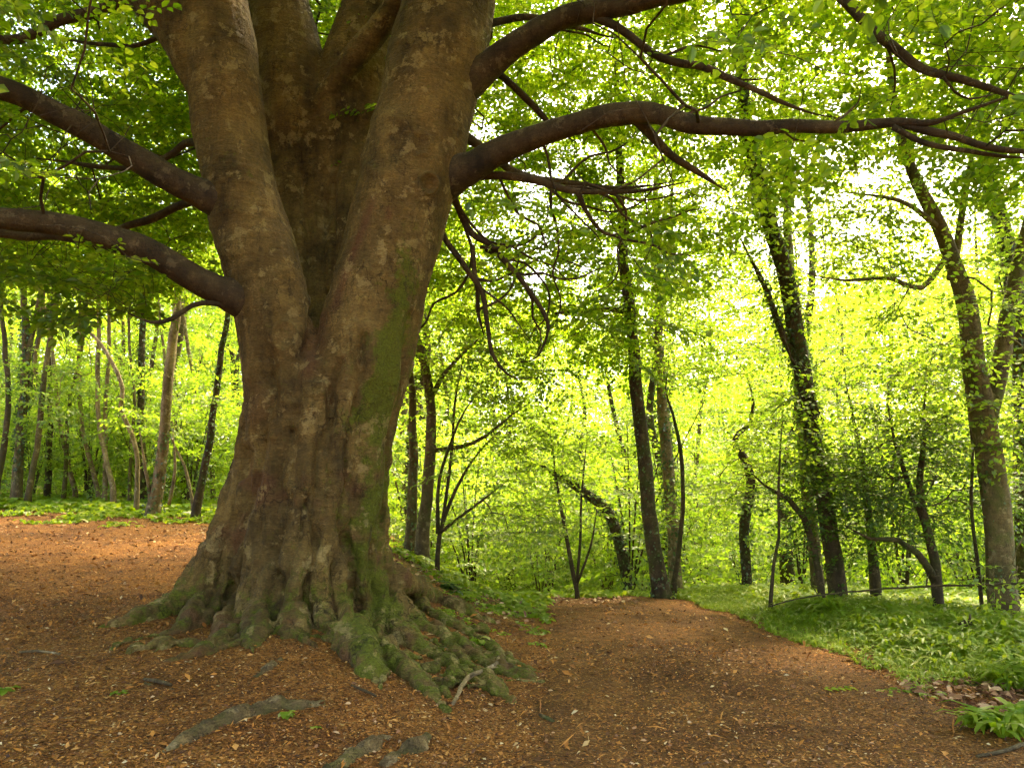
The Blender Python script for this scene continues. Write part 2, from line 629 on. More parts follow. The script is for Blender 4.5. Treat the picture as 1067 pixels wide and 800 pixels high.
def litter_mat(name, cells, green=0.0, bump=.7):
    m, nt, out = newmat(name)
    v = coords(nt)
    wn = nd(nt, 'ShaderNodeTexNoise'); wn.inputs['Scale'].default_value = 22; wn.inputs['Detail'].default_value = 3
    nt.links.new(v, wn.inputs['Vector'])
    sc_ = nd(nt, 'ShaderNodeVectorMath', operation='SCALE'); sc_.inputs['Scale'].default_value = .035
    nt.links.new(wn.outputs['Color'], sc_.inputs[0])
    ad = nd(nt, 'ShaderNodeVectorMath', operation='ADD')
    nt.links.new(v, ad.inputs[0]); nt.links.new(sc_.outputs[0], ad.inputs[1])
    cols = []
    dist = []
    for s in (52, 105):
        vo = nd(nt, 'ShaderNodeTexVoronoi'); vo.inputs['Scale'].default_value = s
        nt.links.new(ad.outputs[0], vo.inputs['Vector'])
        sep = nd(nt, 'ShaderNodeSeparateColor'); nt.links.new(vo.outputs['Color'], sep.inputs[0])
        cols.append(ramp(nt, sep.outputs[0], cells)); dist.append(vo.outputs['Distance'])
    c = mixc(nt, .5, cols[0], cols[1])
    big = noise(nt, v, .9, 5, .6)
    c = mixc(nt, 1.0, c, ramp(nt, big, [(.34, (.55, .50, .50)), (.52, (.92, .92, .92)), (.7, (1.1, 1.08, 1.0))]), 'MULTIPLY')
    med = noise(nt, v, 7, 5, .65)
    c = mixc(nt, 1.0, c, ramp(nt, med, [(.32, (.6, .56, .52)), (.6, (1, 1, 1))]), 'MULTIPLY')
    so = noise(nt, v, 2.3, 7, .68)
    c = mixc(nt, ramp(nt, so, [(.56, (0, 0, 0)), (.66, (.75, .75, .75))]), c, tuple(x * .9 for x in cells[1][1]))
    if green:
        at = nd(nt, 'ShaderNodeAttribute', attribute_name='green')
        gn = noise(nt, v, 5, 6, .7)
        f = math_(nt, 'ADD', at.outputs['Fac'], math_(nt, 'MULTIPLY', math_(nt, 'SUBTRACT', gn, .55), 1.6))
        f = ramp(nt, f, [(.3, (0, 0, 0)), (.8, (.85, .85, .85))])
        c = mixc(nt, f, c, ramp(nt, noise(nt, v, 40, 2), [(.3, (.03, .055, .008)), (.7, (.09, .13, .02))]))
    b = nd(nt, 'ShaderNodeBsdfPrincipled')
    nt.links.new(c, b.inputs['Base Color'])
    b.inputs['Roughness'].default_value = .9
    b.inputs['Specular IOR Level'].default_value = .15
    h = math_(nt, 'ADD', math_(nt, 'MULTIPLY', dist[0], 1.0), math_(nt, 'ADD', math_(nt, 'MULTIPLY', dist[1], .6), med))
    bp = nd(nt, 'ShaderNodeBump'); bp.inputs['Strength'].default_value = bump; bp.inputs['Distance'].default_value = .02
    nt.links.new(h, bp.inputs['Height']); nt.links.new(bp.outputs[0], b.inputs['Normal'])
    nt.links.new(b.outputs[0], out.inputs[0])
    return m


def flake_mat(name, stops, rough=.75, tfac=.0):
    m, nt, out = newmat(name)
    geo = nd(nt, 'ShaderNodeNewGeometry')
    c = ramp(nt, geo.outputs['Random Per Island'], stops)
    b = nd(nt, 'ShaderNodeBsdfPrincipled')
    nt.links.new(c, b.inputs['Base Color'])
    b.inputs['Roughness'].default_value = rough
    b.inputs['Specular IOR Level'].default_value = .3
    nt.links.new(b.outputs[0], out.inputs[0])
    return m


M = {}
M['beech_leaf'] = leaf_mat('beech_leaf', [(0, (.025, .06, .008)), (.5, (.045, .095, .012)), (1, (.075, .13, .018))],
                           [(0, (.13, .27, .010)), (.5, (.26, .43, .016)), (1, (.46, .57, .035))], .56, .03)
M['wood_leaf'] = leaf_mat('wood_leaf', [(0, (.05, .10, .012)), (.5, (.075, .135, .016)), (1, (.12, .17, .02))],
                          [(0, (.25, .45, .025)), (.5, (.38, .58, .035)), (1, (.54, .67, .07))], .6, .05)
M['dark_leaf'] = leaf_mat('dark_leaf', [(0, (.018, .045, .008)), (.5, (.03, .07, .011)), (1, (.06, .11, .018))],
                          [(0, (.08, .18, .012)), (1, (.2, .34, .02))], .4, .03)
M['ivy_leaf'] = leaf_mat('ivy_leaf', [(0, (.015, .035, .008)), (.6, (.03, .06, .012)), (1, (.05, .10, .016))],
                         [(0, (.06, .12, .01)), (1, (.14, .26, .02))], .35, .07)
M['herb_leaf'] = leaf_mat('herb_leaf', [(0, (.08, .15, .012)), (.5, (.14, .24, .02)), (.88, (.22, .30, .03)), (.95, (.36, .36, .10)), (1, (.5, .48, .25))],
                          [(0, (.34, .52, .015)), (1, (.55, .64, .04))], .45, .03)
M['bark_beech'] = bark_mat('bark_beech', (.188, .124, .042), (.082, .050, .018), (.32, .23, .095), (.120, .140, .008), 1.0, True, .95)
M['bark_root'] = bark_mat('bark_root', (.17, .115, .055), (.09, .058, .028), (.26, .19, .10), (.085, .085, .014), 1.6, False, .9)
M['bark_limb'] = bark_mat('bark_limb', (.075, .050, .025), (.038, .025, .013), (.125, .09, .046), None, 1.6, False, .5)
M['bark_dark'] = bark_mat('bark_dark', (.085, .058, .03), (.045, .03, .016), (.14, .10, .055), (.05, .07, .012), 2.0, False, .6)
M['bark_grey'] = bark_mat('bark_grey', (.165, .122, .066), (.085, .06, .032), (.27, .21, .12), (.07, .09, .015), 2.0, False, .6)
M['bark_pale'] = bark_mat('bark_pale', (.27, .20, .125), (.15, .105, .06), (.42, .34, .23), None, 2.0, False, .5)
LIT = [(0, (.03, .013, .006)), (.25, (.115, .044, .011)), (.55, (.25, .092, .018)), (.8, (.37, .150, .030)), (.95, (.45, .21, .065)), (1, (.55, .36, .16))]
PTH = [(0, (.035, .016, .007)), (.3, (.10, .043, .012)), (.65, (.20, .080, .018)), (.9, (.30, .125, .028)), (1, (.40, .22, .09))]
M['ground'] = litter_mat('leaf_mould', LIT, 1.0)
M['path'] = litter_mat('trodden_path', PTH, 0.0, .6)
M['litter'] = flake_mat('litter_flakes', [(0, (.05, .022, .012)), (.3, (.17, .060, .013)), (.6, (.33, .12, .021)), (.85, (.44, .18, .036)), (.96, (.46, .26, .09)), (1, (.55, .42, .24))])
M['dry'] = flake_mat('dry_leaves', [(0, (.10, .04, .02)), (.4, (.25, .11, .05)), (.75, (.38, .20, .10)), (1, (.55, .38, .22))])
M['stone'] = litter_mat('pale_stone', [(0, (.45, .42, .36)), (1, (.65, .62, .55))], 0, .3)

# ------------------------------------------------------------------ ground
def axis(lo, hi, a, b, fine, growth=1.09):
    c = list(np.arange(a, b, fine))
    s = fine
    x = a
    left = []
    while x > lo:
        s *= growth; x -= s; left.append(x)
    s = fine; x = c[-1]
    right = []
    while x < hi:
        s *= growth; x += s; right.append(x)
    return np.array(left[::-1] + c + right)


gx = axis(-220, 220, -6.0, 6.0, .05)
gy = axis(-60, 320, 3.0, 14.0, .05)
X, Y = np.meshgrid(gx, gy)
Z = terrain(X, Y)
far = S((np.abs(X) - 60) / 100) * 6
Z = Z + far
mb = MB()
V = np.stack([X.ravel(), Y.ravel(), Z.ravel()], 1)
nx, ny = len(gx), len(gy)
i = np.arange(ny - 1)[:, None] * nx
j = np.arange(nx - 1)[None, :]
mb.add(V, np.stack([i + j, i + j + 1, i + nx + j + 1, i + nx + j], -1).reshape(-1, 4))
# moss / weed cover on the ground: beyond the tree, on the verge, on the bank
xx, yy = X.ravel(), Y.ravel()
gr = .55 * S((yy - 14) / 4) * S((-xx - 2) / 3) * (.6 + .4 * S((yy - 18) / 3)) + 1.1 * S((yy - 19) / 2) * S((-xx) / 3)
gr = np.maximum(gr, 1.2 * S((xx - 3.35) / .7) * S((yy - 5.6 + .2 * (xx - 4)) / 1.5))
gr = np.maximum(gr, .75 * S((xx + 1.9) / .6) * S((.35 - xx) / .3) * S((yy - 9) / 2))
gr = np.maximum(gr, 1.2 * S((yy - 13.5) / 1.5) * S((xx + 3) / 2))
mb.attr['green'] = gr
mb.build('ground', M['ground'], kind='structure')

# path: from behind the camera to the crest and down the other side
py_ = np.arange(-6, 24, .06)
pu = np.linspace(0, 1, 64)
YY = np.repeat(py_[:, None], 64, 1)
n_l = perlin(np.stack([py_ * .8, 0 * py_, 0 * py_ + 2.5], 1)) * .22 + perlin(np.stack([py_ * 3.1, 0 * py_, 0 * py_ + 7.5], 1)) * .07
n_r = perlin(np.stack([py_ * .7, 0 * py_, 0 * py_ + 12.5], 1)) * .15 + perlin(np.stack([py_ * 3.3, 0 * py_, 0 * py_ + 3.5], 1)) * .06
xl = np.interp(py_, [-6, 4, 7, 12, 15, 24], [-.6, -.15, .2, .5, .6, -1.0]) + n_l
xr = np.interp(py_, [-6, 4, 7.8, 12.9, 15, 24], [3.5, 3.4, 3.35, 2.75, 2.4, 1.2]) + n_r
XX = xl[:, None] * (1 - pu) + xr[:, None] * pu
edge = np.minimum(pu, 1 - pu)
dz = np.where(edge < .06, -.02 + .038 * S(edge / .06), .018)
ZZ = terrain(XX, YY) + dz - .012 * np.sin(pu * np.pi)[None, :] ** 2
mb = MB()
i = np.arange(len(py_) - 1)[:, None] * 64
j = np.arange(63)[None, :]
mb.add(np.stack([XX.ravel(), YY.ravel(), ZZ.ravel()], 1), np.stack([i + j, i + j + 1, i + 64 + j + 1, i + 64 + j], -1).reshape(-1, 4))
mb.build('path', M['path'], kind='structure')


def on_path(x, y):
    l = np.interp(y, py_, xl); r = np.interp(y, py_, xr)
    return (x > l + .1) & (x < r - .08)


# ------------------------------------------------------------------ the great beech
YT = 8.2
BASE = np.array([W(335, 650, YT)[0], YT, 0.3])
beech = empty('beech_tree', BASE, 'huge old beech with mossy buttress roots and three massive stems', 'tree')

body = MB()


def pxtube(pts, step=.12, sides=20, wob=0.0, dr=1.0):
    """pts: (px, py, Y, radius px)"""
    P = np.array([W(a, b, c) for a, b, c, d in pts])
    r = np.array([d * mpp(p) * dr for (a, b, c, d), p in zip(pts, P)])
    return resample(P, r, step)


def addbody(pts, sides=22):
    P, r = pxtube(pts)
    V, Q, T = tube(P, r, sides, True)
    body.add(V, Q, T)
    return P, r


# trunk: table of centre and radius by picture height
TR = np.array([(720, 314, 84), (660, 314, 76), (620, 315, 70), (580, 318, 67), (540, 322, 66), (500, 326, 66), (450, 333, 70), (415, 337, 70), (385, 340, 60), (372, 341, 46)], float)
trunkP, trunkR = addbody([(c, y, YT, r) for y, c, r in TR], 30)
# stems (each runs down into the trunk so that a groove stays between them)
left = [(308, 470, 8.05, 46), (299, 410, 7.95, 43), (291, 360, 7.9, 40), (283, 315, 7.9, 38.5), (268, 260, 7.9, 40), (252, 205, 7.95, 37.5), (241, 150, 8.0, 36), (235, 100, 8.0, 37),
        (226, 50, 8.05, 39), (216, 0, 8.1, 42), (214, -60, 8.15, 40)]
leftP, leftR = addbody(left)
right = [(348, 520, 8.1, 50), (358, 450, 8.05, 52), (374, 390, 8.0, 52), (388, 330, 8.0, 50), (401, 280, 8.0, 49), (415, 225, 8.0, 50), (431, 165, 8.05, 51), (444, 110, 8.1, 50), (456, 55, 8.15, 49.5), (468, 0, 8.2, 48),
         (478, -70, 8.25, 44)]
rightP, rightR = addbody(right)
mid = [(340, 430, 8.75, 46), (326, 340, 9.2, 40), (318, 250, 9.5, 40), (317, 190, 9.6, 43), (320, 140, 9.6, 47), (324, 110, 9.6, 46)]
midP, midR = addbody(mid)
mida = [(320, 300, 9.5, 18), (316, 200, 9.55, 34), (308, 110, 9.4, 40), (299, 50, 9.4, 35), (290, 0, 9.4, 32), (283, -70, 9.4, 30)]
midaP, midaR = addbody(mida, 16)
midb = [(328, 310, 9.5, 16), (338, 210, 9.5, 28), (352, 120, 9.4, 33), (370, 50, 9.4, 29), (386, 0, 9.4, 26), (402, -70, 9.4, 24)]
midbP, midbR = addbody(midb, 16)
addbody([(352, 310, 9.0, 17), (360, 230, 9.2, 18), (372, 160, 9.35, 17), (384, 100, 9.4, 16), (396, 30, 9.5, 15)], 14)   # fluted rib behind
addbody([(318, 180, 9.35, 9), (328, 125, 9.2, 13), (356, 78, 9.0, 14), (395, 30, 8.8, 12), (425, -15, 8.6, 11)], 12)                      # dark limb crossing the gap
# flare out of the left stem at the top of the frame
flare = [(222, 95, 8.0, 26), (196, 45, 7.95, 25), (165, 8, 7.9, 22), (130, -25, 7.85, 20)]
flareP, flareR = addbody(flare, 16)


def surf(px, py, inset, r):
    """point just inside the trunk's camera-facing side"""
    c = np.interp(py, TR[::-1, 0], TR[::-1, 1]); rp = np.interp(py, TR[::-1, 0], TR[::-1, 2])
    u = np.clip((px - c) / rp, -.98, .98)
    dep = YT - (math.sqrt(1 - u * u) * rp * .01025) + inset
    return (px, py, dep, r)


def root(feet, up, bury=.35):
    """feet: (px,py,rpx) resting on the ground, outermost first; up: (px,py,rpx) climbing the trunk"""
    P, r = [], []
    for k, (a, b, c) in enumerate(feet):
        g = ground_hit(a, b)
        rr = c * mpp(g)
        g = g + np.array([0, .5 * rr, rr * ((bury - .25) if k else -.95)])
        P.append(g); r.append(rr)
    for a, b, c in up:
        q = surf(a, b, c * .0030, c)
        p = W(*q[:3])
        P.append(p); r.append(c * mpp(p))
    P, r = resample(P, r, .07)
    n = perlin(P * 3.1 + 3) * .12 + perlin(P * 7.7) * .10
    r = r * (1 + n)
    V, Q, T = tube(P, r, 16, True)
    body.add(V, Q, T)
    return P


root([(100, 655, 5), (135, 650, 12), (175, 640, 20)], [(212, 605, 21), (236, 560, 20), (254, 500, 17), (266, 420, 13)])
root([(160, 664, 6), (195, 655, 14)], [(230, 620, 19), (254, 570, 19), (270, 510, 17), (285, 430, 13)])
root([(222, 668, 9), (240, 655, 15)], [(254, 622, 18), (262, 580, 18), (276, 540, 17), (290, 470, 14)])
root([(262, 676, 11), (266, 662, 15)], [(272, 632, 15), (288, 605, 15), (302, 560, 15), (312, 480, 14)])
root([(304, 668, 20)], [(305, 640, 24), (310, 600, 20), (318, 550, 18), (326, 480, 18), (332, 400, 14)])
root([(388, 712, 11), (378, 695, 19), (362, 672, 23)], [(346, 640, 24), (342, 600, 20), (345, 550, 17), (352, 490, 16), (362, 410, 14)])
root([(398, 668, 12)], [(385, 635, 21), (376, 590, 20), (376, 540, 18), (381, 480, 16), (388, 400, 14), (396, 330, 12)])
root([(438, 672, 9), (420, 655, 13)], [(401, 625, 14), (393, 580, 12), (393, 520, 12), (400, 440, 11)])
root([(560, 700, 3), (510, 676, 7), (478, 655, 9), (448, 640, 9), (425, 624, 11)], [(400, 590, 11), (396, 530, 10)])
root([(548, 712, 3), (500, 690, 8), (468, 668, 9), (440, 655, 10)], [(410, 622, 14)])
root([(520, 724, 3), (470, 696, 9), (440, 680, 11), (412, 664, 14)], [(392, 640, 15)])
root([(470, 745, 3), (440, 718, 10), (418, 700, 13), (398, 682, 16)], [(372, 655, 18)])
root([(538, 735, 6), (520, 722, 9), (498, 702, 8), (480, 690, 9)], [(455, 668, 10)], .2)
root([(565, 712, 5), (540, 702, 8), (515, 694, 8)], [(480, 672, 8)], .2)
root([(170, 690, 4), (205, 684, 6), (232, 668, 7)], [(262, 645, 7)], .6)
root([(520, 650, 5), (480, 638, 9), (450, 625, 10)], [(415, 600, 12)], .3)
# knobs of the root mat
for k in range(26):
    px, py = rng.uniform(405, 545), rng.uniform(640, 730)
    if py > 735 - .35 * (545 - px) * .5 or py < 628 + (px - 400) * .28:
        continue
    g = ground_hit(px, py)
    rr = rng.uniform(.04, .09)
    d = unit(np.array([rng.normal(), rng.normal() * .6, .1])) * rr * rng.uniform(1, 2.4)
    V, Q, T = tube(*resample([g - d, g + [0, 0, rr * .3], g + d], [rr * .5, rr, rr * .45], .04), 10, True)
    body.add(V, Q, T)

# thin rootlets that fork off and dive into the litter
gr_ = np.random.default_rng(17)
for k in range(30):
    if k < 20:
        px, py = gr_.uniform(395, 520), gr_.uniform(640, 715)
        if py < 626 + (px - 400) * .3: continue
        a_ = R(gr_.uniform(0, 70))
    else:
        px, py = gr_.uniform(130, 330), gr_.uniform(655, 672)
        a_ = R(gr_.uniform(70, 190))
    q_ = ground_hit(px, py)
    n_ = int(gr_.integers(4, 8)); P_ = []; r_ = []
    r0 = gr_.uniform(.02, .05)
    for i in range(n_):
        P_.append([q_[0], q_[1], T1(q_[0], q_[1]) + r0 * (.45 if 0 < i < n_ - 1 else -.5 - .8 * (i > 0)) + gr_.normal() * .012])
        r_.append(r0 * (1 - .7 * i / n_) * gr_.uniform(.8, 1.25))
        a_ += gr_.normal() * .45
        q_ = q_ + np.array([math.cos(a_), -math.sin(a_) * .9, 0]) * gr_.uniform(.09, .17)
    P_, r_ = resample(P_, r_, .04)
    V, Q, T = tube(P_, r_, 10, True)
    body.add(V, Q, T)
o = body.build('trunk', None, None)
mod = o.modifiers.new('r', 'REMESH'); mod.mode = 'VOXEL'; mod.voxel_size = .019; mod.use_smooth_shade = True
sm = o.modifiers.new('s', 'SMOOTH'); sm.factor = .5; sm.iterations = 2
dg = bpy.context.evaluated_depsgraph_get()
ev = o.evaluated_get(dg)
me = bpy.data.meshes.new_from_object(ev)
COL.objects.unlink(o); bpy.data.objects.remove(o)
nv = len(me.vertices)
co = np.zeros(nv * 3, np.float32); me.vertices.foreach_get('co', co); co = co.reshape(-1, 3).astype(float)
no = np.zeros(nv * 3, np.float32); me.vertices.foreach_get('normal', no); no = no.reshape(-1, 3).astype(float)
z = co[:, 2]
low = S((3.2 - z) / 1.6)
disp = .022 * perlin(co * 1.7 + 4) + .010 * perlin(co * [4.1, 4.1, 2])
knob = S((1.15 - (z - terrain(co[:, 0], co[:, 1], False))) / .8)
disp += knob * (.020 * perlin(co * 5.5 + 1) + .014 * perlin(co * 12 + 3) + .010 * perlin(co * 24))
disp += .006 * (low * .7 + .3) * (np.abs(perlin(co * [9, 9, 3] + 40)) * -2 + .5) + .003 * (np.abs(perlin(co * [17, 17, 7] + 60)) * -2 + .5)
disp += low * (.034 * perlin(co * [5, 5, .8] + 2) + .022 * perlin(co * [12, 12, 1.5] + 8) + .010 * perlin(co * [9, 9, 9]))
disp += .0055 * perlin(co * [5, 5, 22] + 6) + .004 * perlin(co * [26, 26, 26])
ppx, ppy, _ = proj(co)
frontm = (co[:, 1] < YT + .1)


def scar(px, py, rp, k):
    global disp
    d = np.hypot((ppx - px), (ppy - py) * .85) / rp
    disp = disp + frontm * k * (np.exp(-((d - 1) / .22) ** 2) - .7 * np.exp(-(d / .6) ** 2))


for a in ((400, 150, 26, .022), (438, 150, 10, .02), (445, 192, 9, .05), (240, 240, 20, .015), (255, 205, 14, .012), (296, 350, 12, .03), (300, 300, 16, .012),
          (330, 395, 14, .018), (285, 440, 12, .02), (420, 60, 16, .015), (240, 60, 18, .012), (350, 470, 15, .014), (300, 520, 12, .016), (268, 500, 10, .02)):
    scar(*a)
# hollow on the left shoulder, and pockets between the roots
for px, py, sx, sy, dep in ((274, 385, 10, 26, .16), (287, 610, 7, 20, .10), (348, 600, 5, 30, .06), (334, 560, 3.5, 70, .035), (320, 545, 3, 60, .03), (362, 575, 4, 40, .045), (300, 480, 3, 50, .02)):
    wob = 6 * np.sin(ppy * .06 + px)
    disp = disp - frontm * dep * np.exp(-((ppx - px - wob * (sy > 25)) / sx) ** 2 - ((ppy - py) / sy) ** 2)
backm = (co[:, 1] > YT + .3) & (no[:, 1] < .2)
disp = disp - backm * .10 * np.exp(-((ppx - 347 - 3 * np.sin(ppy * .05)) / 4) ** 2) * S((ppy - 150) / 100)
disp = disp - backm * .07 * np.exp(-((ppx - 318 - 4 * np.sin(ppy * .03)) / 5) ** 2) * S((ppy - 120) / 30)
CREV = [([(325, 662), (321, 625), (324, 587), (329, 550), (325, 524), (332, 486), (340, 449), (347, 415), (352, 380)], 3.6, .085),
        ([(302, 600), (305, 575), (316, 542), (325, 509)], 3.2, .06),
        ([(347, 640), (347, 621), (349, 591), (359, 561), (357, 524), (362, 494), (366, 440), (376, 390), (380, 350)], 4.2, .11),
        ([(391, 655), (389, 610), (394, 557), (400, 505), (411, 445), (420, 390), (430, 330)], 3.4, .08),
        ([(241, 640), (242, 615), (246, 587), (254, 550), (265, 494), (276, 449), (284, 411), (280, 390)], 4.4, .10),
        ([(289, 645), (289, 610), (284, 585), (294, 545), (292, 500), (300, 450)], 4.0, .085),
        ([(212, 645), (224, 610), (236, 569), (250, 524), (262, 470)], 4.0, .07),
        ([(368, 640), (370, 600), (368, 560), (376, 520)], 3.0, .05),
        ([(404, 660), (406, 620), (402, 590), (412, 530)], 3.2, .06),
        ([(330, 322), (322, 350), (312, 380), (300, 410)], 4.0, .06)]
for line, wpx, dep in CREV:
    Lp = np.array(line, float)
    k = np.linspace(0, len(Lp) - 1, 60)
    cx = np.interp(k, np.arange(len(Lp)), Lp[:, 0]) + 2.5 * np.sin(k * 3.1 + wpx * 9)
    cyy = np.interp(k, np.arange(len(Lp)), Lp[:, 1])
    sel = np.nonzero(frontm & (np.abs(ppx - Lp[:, 0].mean()) < 60) & (ppy > Lp[:, 1].min() - 15) & (ppy < Lp[:, 1].max() + 15))[0]
    dd = np.full(len(sel), 1e9)
    for i in range(59):
        ax, ay, bx, by = cx[i], cyy[i], cx[i + 1], cyy[i + 1]
        t = np.clip(((ppx[sel] - ax) * (bx - ax) + (ppy[sel] - ay) * (by - ay)) / ((bx - ax) ** 2 + (by - ay) ** 2 + 1e-9), 0, 1)
        dd = np.minimum(dd, np.hypot(ppx[sel] - ax - t * (bx - ax), ppy[sel] - ay - t * (by - ay)))
    amp = .75 + .5 * perlin(co[sel] * 3.5)
    disp[sel] += dep * amp * (-np.exp(-np.abs(dd / wpx) ** 1.4) + .28 * np.exp(-((dd - wpx * 3) / (wpx * 1.6)) ** 2))
co2 = co + no * disp[:, None]
me.vertices.foreach_set('co', (co2 - BASE).astype(np.float32).ravel())
# moss: green stripe down the right buttress, and green feet
stripe = np.interp(ppy, [150, 250, 330, 400, 480, 560, 640], [446, 428, 412, 398, 388, 382, 388])
wdt = np.interp(ppy, [150, 250, 330, 400, 560, 640], [9, 15, 21, 25, 24, 32])
ms = np.exp(-((ppx - stripe + 9 * perlin(co * 2.3 + 31)) / (wdt * (1 + .8 * perlin(co * 3.1 + 50)))) ** 2) * (1.05 + .45 * perlin(co * 1.9 + 7)) * S((ppy - 190) / 160) * frontm * 1.25
hgt = co[:, 2] - terrain(co[:, 0], co[:, 1], False)
ms = np.maximum(ms, .60 * S((.75 - hgt) / .7)) + .22 * fbm(co * 1.3 + 4, 2)
ms = np.maximum(ms, .75 * S((ppx - 405) / 30) * S((ppy - 610) / 30))
at = me.attributes.new('moss', 'FLOAT', 'POINT'); at.data.foreach_set('value', np.clip(ms, 0, 1.2).astype(np.float32))
red = .85 * np.exp(-((ppx - np.interp(ppy, [180, 330], [398, 345])) / 5) ** 2) * S((ppy - 200) / 15) * S((335 - ppy) / 20)
red = np.maximum(red, .8 * np.exp(-((ppx - np.interp(ppy, [330, 420], [335, 312])) / 9) ** 2) * S((ppy - 315) / 15) * S((410 - ppy) / 30))
red = np.maximum(red, .7 * np.exp(-((ppx - 405) / 4) ** 2) * S((ppy - 212) / 6) * S((232 - ppy) / 6))
red = np.maximum(red, .75 * S((fbm(co * 2.1 + 9, 3) - .15) / .4) * low)
at = me.attributes.new('red', 'FLOAT', 'POINT'); at.data.foreach_set('value', (red * frontm).astype(np.float32))
me.polygons.foreach_set('use_smooth', np.ones(len(me.polygons), bool))
me.materials.clear(); me.materials.append(M['bark_beech'])
me.name = 'trunk'
o = bpy.data.objects.new('trunk', me); COL.objects.link(o); o.parent = beech
TRUNK_CO = co2[::7]

# free-standing root ridges in the foreground, part of the same tree
def ridge(pts, lump=.2, lift=.1):
    P = []; r = []
    for a, b, c in pts:
        g = ground_hit(a, b); rr = c * mpp(g)
        P.append(g + [0, rr * .4, rr * (lift - .45)]); r.append(rr)
    P, r = resample(P, r, .02)
    r = r * (1 + 1.5 * lump * perlin(P * 6) + .22 * perlin(P * 17)); P = P + .02 * np.stack([perlin(P * 6 + k * 9) for k in range(3)], 1)
    V, Q, T = tube(P, r, 20, True, .02)
    V = V + (.014 * perlin(V * 11) + .008 * perlin(V * 26))[:, None] * np.array([.6, .6, 1.2])
    m = MB(); m.add(V, Q, T)
    m.build('root', M['bark_root'], beech)


ridge([(168, 784, 3), (196, 770, 10), (222, 758, 12), (252, 746, 12), (285, 738, 12), (312, 736, 9), (336, 733, 4)], .22, .25)
ridge([(340, 806, 8), (365, 790, 12), (385, 778, 11), (404, 768, 4)], .2)
ridge([(398, 800, 7), (412, 790, 12), (432, 780, 12), (444, 768, 5)], .3)
ridge([(264, 706, 3), (278, 697, 7), (292, 688, 4)], .25, 0)
ridge([(150, 712, 1.5), (164, 714, 3), (180, 718, 2)], .1, .2)

# ---- limbs
NL = 0
limb_paths = []


def limb(pts, frac=.15):
    global NL
    P, r = pxtube(pts, .09)
    if max(q[3] for q in pts) < 12:
        r = r * .68
    elif max(q[3] for q in pts) < 30:
        r = r * np.interp(np.linspace(0, 1, len(r)), [0, .12, 1], [1.08, .78, .74])
    r = r * (1 - .65 * S((np.linspace(0, 1, len(r)) - .7) / .3))
    r = r * (1 + .10 * perlin(P * 2.6 + NL) + .05 * perlin(P * 7 + NL))
    P = P + .03 * np.stack([perlin(P * 2.2 + k * 7 + NL) for k in range(3)], 1)
    limb_paths.append([P, r, NL, frac, True])
    NL += 1


limb([(250, 214, 7.9, 22), (212, 204, 7.7, 21), (150, 170, 7.45, 18), (100, 141, 7.2, 17), (50, 112, 7.0, 16), (0, 92, 6.8, 15), (-80, 66, 6.4, 13), (-200, 40, 6.0, 9)])
limb([(275, 318, 7.85, 24), (240, 306, 7.65, 21), (205, 291, 7.4, 18), (165, 267, 7.1, 17.5), (115, 248, 6.85, 17), (60, 235, 6.6, 16), (0, 226, 6.4, 15), (-90, 214, 6.1, 12), (-200, 205, 5.8, 8)])
limb([(110, 252, 6.9, 10), (60, 246, 7.1, 8.5), (0, 243, 7.3, 8), (-80, 236, 7.5, 6)], .3)
limb([(262, 326, 7.8, 7), (225, 317, 7.5, 4.5), (200, 319, 7.4, 4), (180, 331, 7.3, 3.8), (158, 336, 7.2, 3.2), (135, 328, 7.1, 2.4)], .85)
limb([(245, 190, 8.1, 9), (205, 208, 8.3, 6.5), (160, 226, 8.5, 6), (120, 240, 8.7, 5), (60, 246, 8.9, 3.5)], .3)
limb([(235, 160, 8.1, 9), (200, 150, 8.4, 6), (175, 165, 8.6, 5), (120, 175, 8.8, 4), (40, 165, 9.0, 3)], .3)
limb([(130, -25, 7.85, 20), (90, -70, 7.7, 17), (20, -130, 7.4, 13), (-80, -180, 7.0, 8)], .1)
limb([(150, -10, 7.9, 12), (100, 10, 8.0, 8), (60, 22, 8.0, 7), (20, 42, 7.9, 6.5), (-20, 40, 7.8, 5), (-90, 60, 7.6, 4)], .2)
limb([(220, 40, 8.1, 8), (170, 38, 8.2, 4), (130, 48, 8.3, 3.4), (60, 40, 8.5, 2.6)], .3)
limb([(455, 190, 8.05, 24), (490, 176, 7.9, 20), (520, 158, 7.75, 17.5), (560, 141, 7.55, 15.5), (612, 125, 7.3, 14.5), (655, 117, 7.1, 15), (690, 119, 6.95, 14), (728, 131, 6.8, 12), (790, 132, 6.6, 10.5),
      (860, 130, 6.35, 9), (930, 129, 6.15, 7.5), (975, 128, 6.0, 6), (1040, 105, 5.8, 4.5), (1110, 95, 5.6, 3)], .3)
limb([(940, 131, 6.12, 6.5), (990, 140, 6.0, 6), (1040, 156, 5.9, 5), (1100, 160, 5.8, 4)], .1)
limb([(930, 132, 6.12, 5), (965, 150, 6.05, 4.5), (1010, 158, 6.0, 3.6), (1080, 166, 5.95, 2.5)], .1)
limb([(462, 100, 8.1, 26), (500, 74, 8.0, 21), (532, 49, 7.85, 17.5), (572, 25, 7.7, 16), (620, 10, 7.5, 14), (690, -2, 7.25, 12), (760, -25, 7.0, 10), (860, -70, 6.6, 7), (950, -100, 6.2, 4)], .3)
limb([(600, 12, 7.58, 8), (640, 28, 7.5, 6.5), (690, 60, 7.4, 6), (735, 72, 7.3, 5.5), (785, 90, 7.2, 4.5), (830, 112, 7.1, 3.5), (880, 122, 7.0, 2)], .2)
limb([(780, -40, 6.9, 9), (850, -20, 6.7, 8.5), (885, 8, 6.6, 8), (922, 42, 6.5, 7.5), (950, 66, 6.45, 7), (1000, 82, 6.3, 6), (1067, 104, 6.1, 5), (1130, 112, 6.0, 3)], .15)
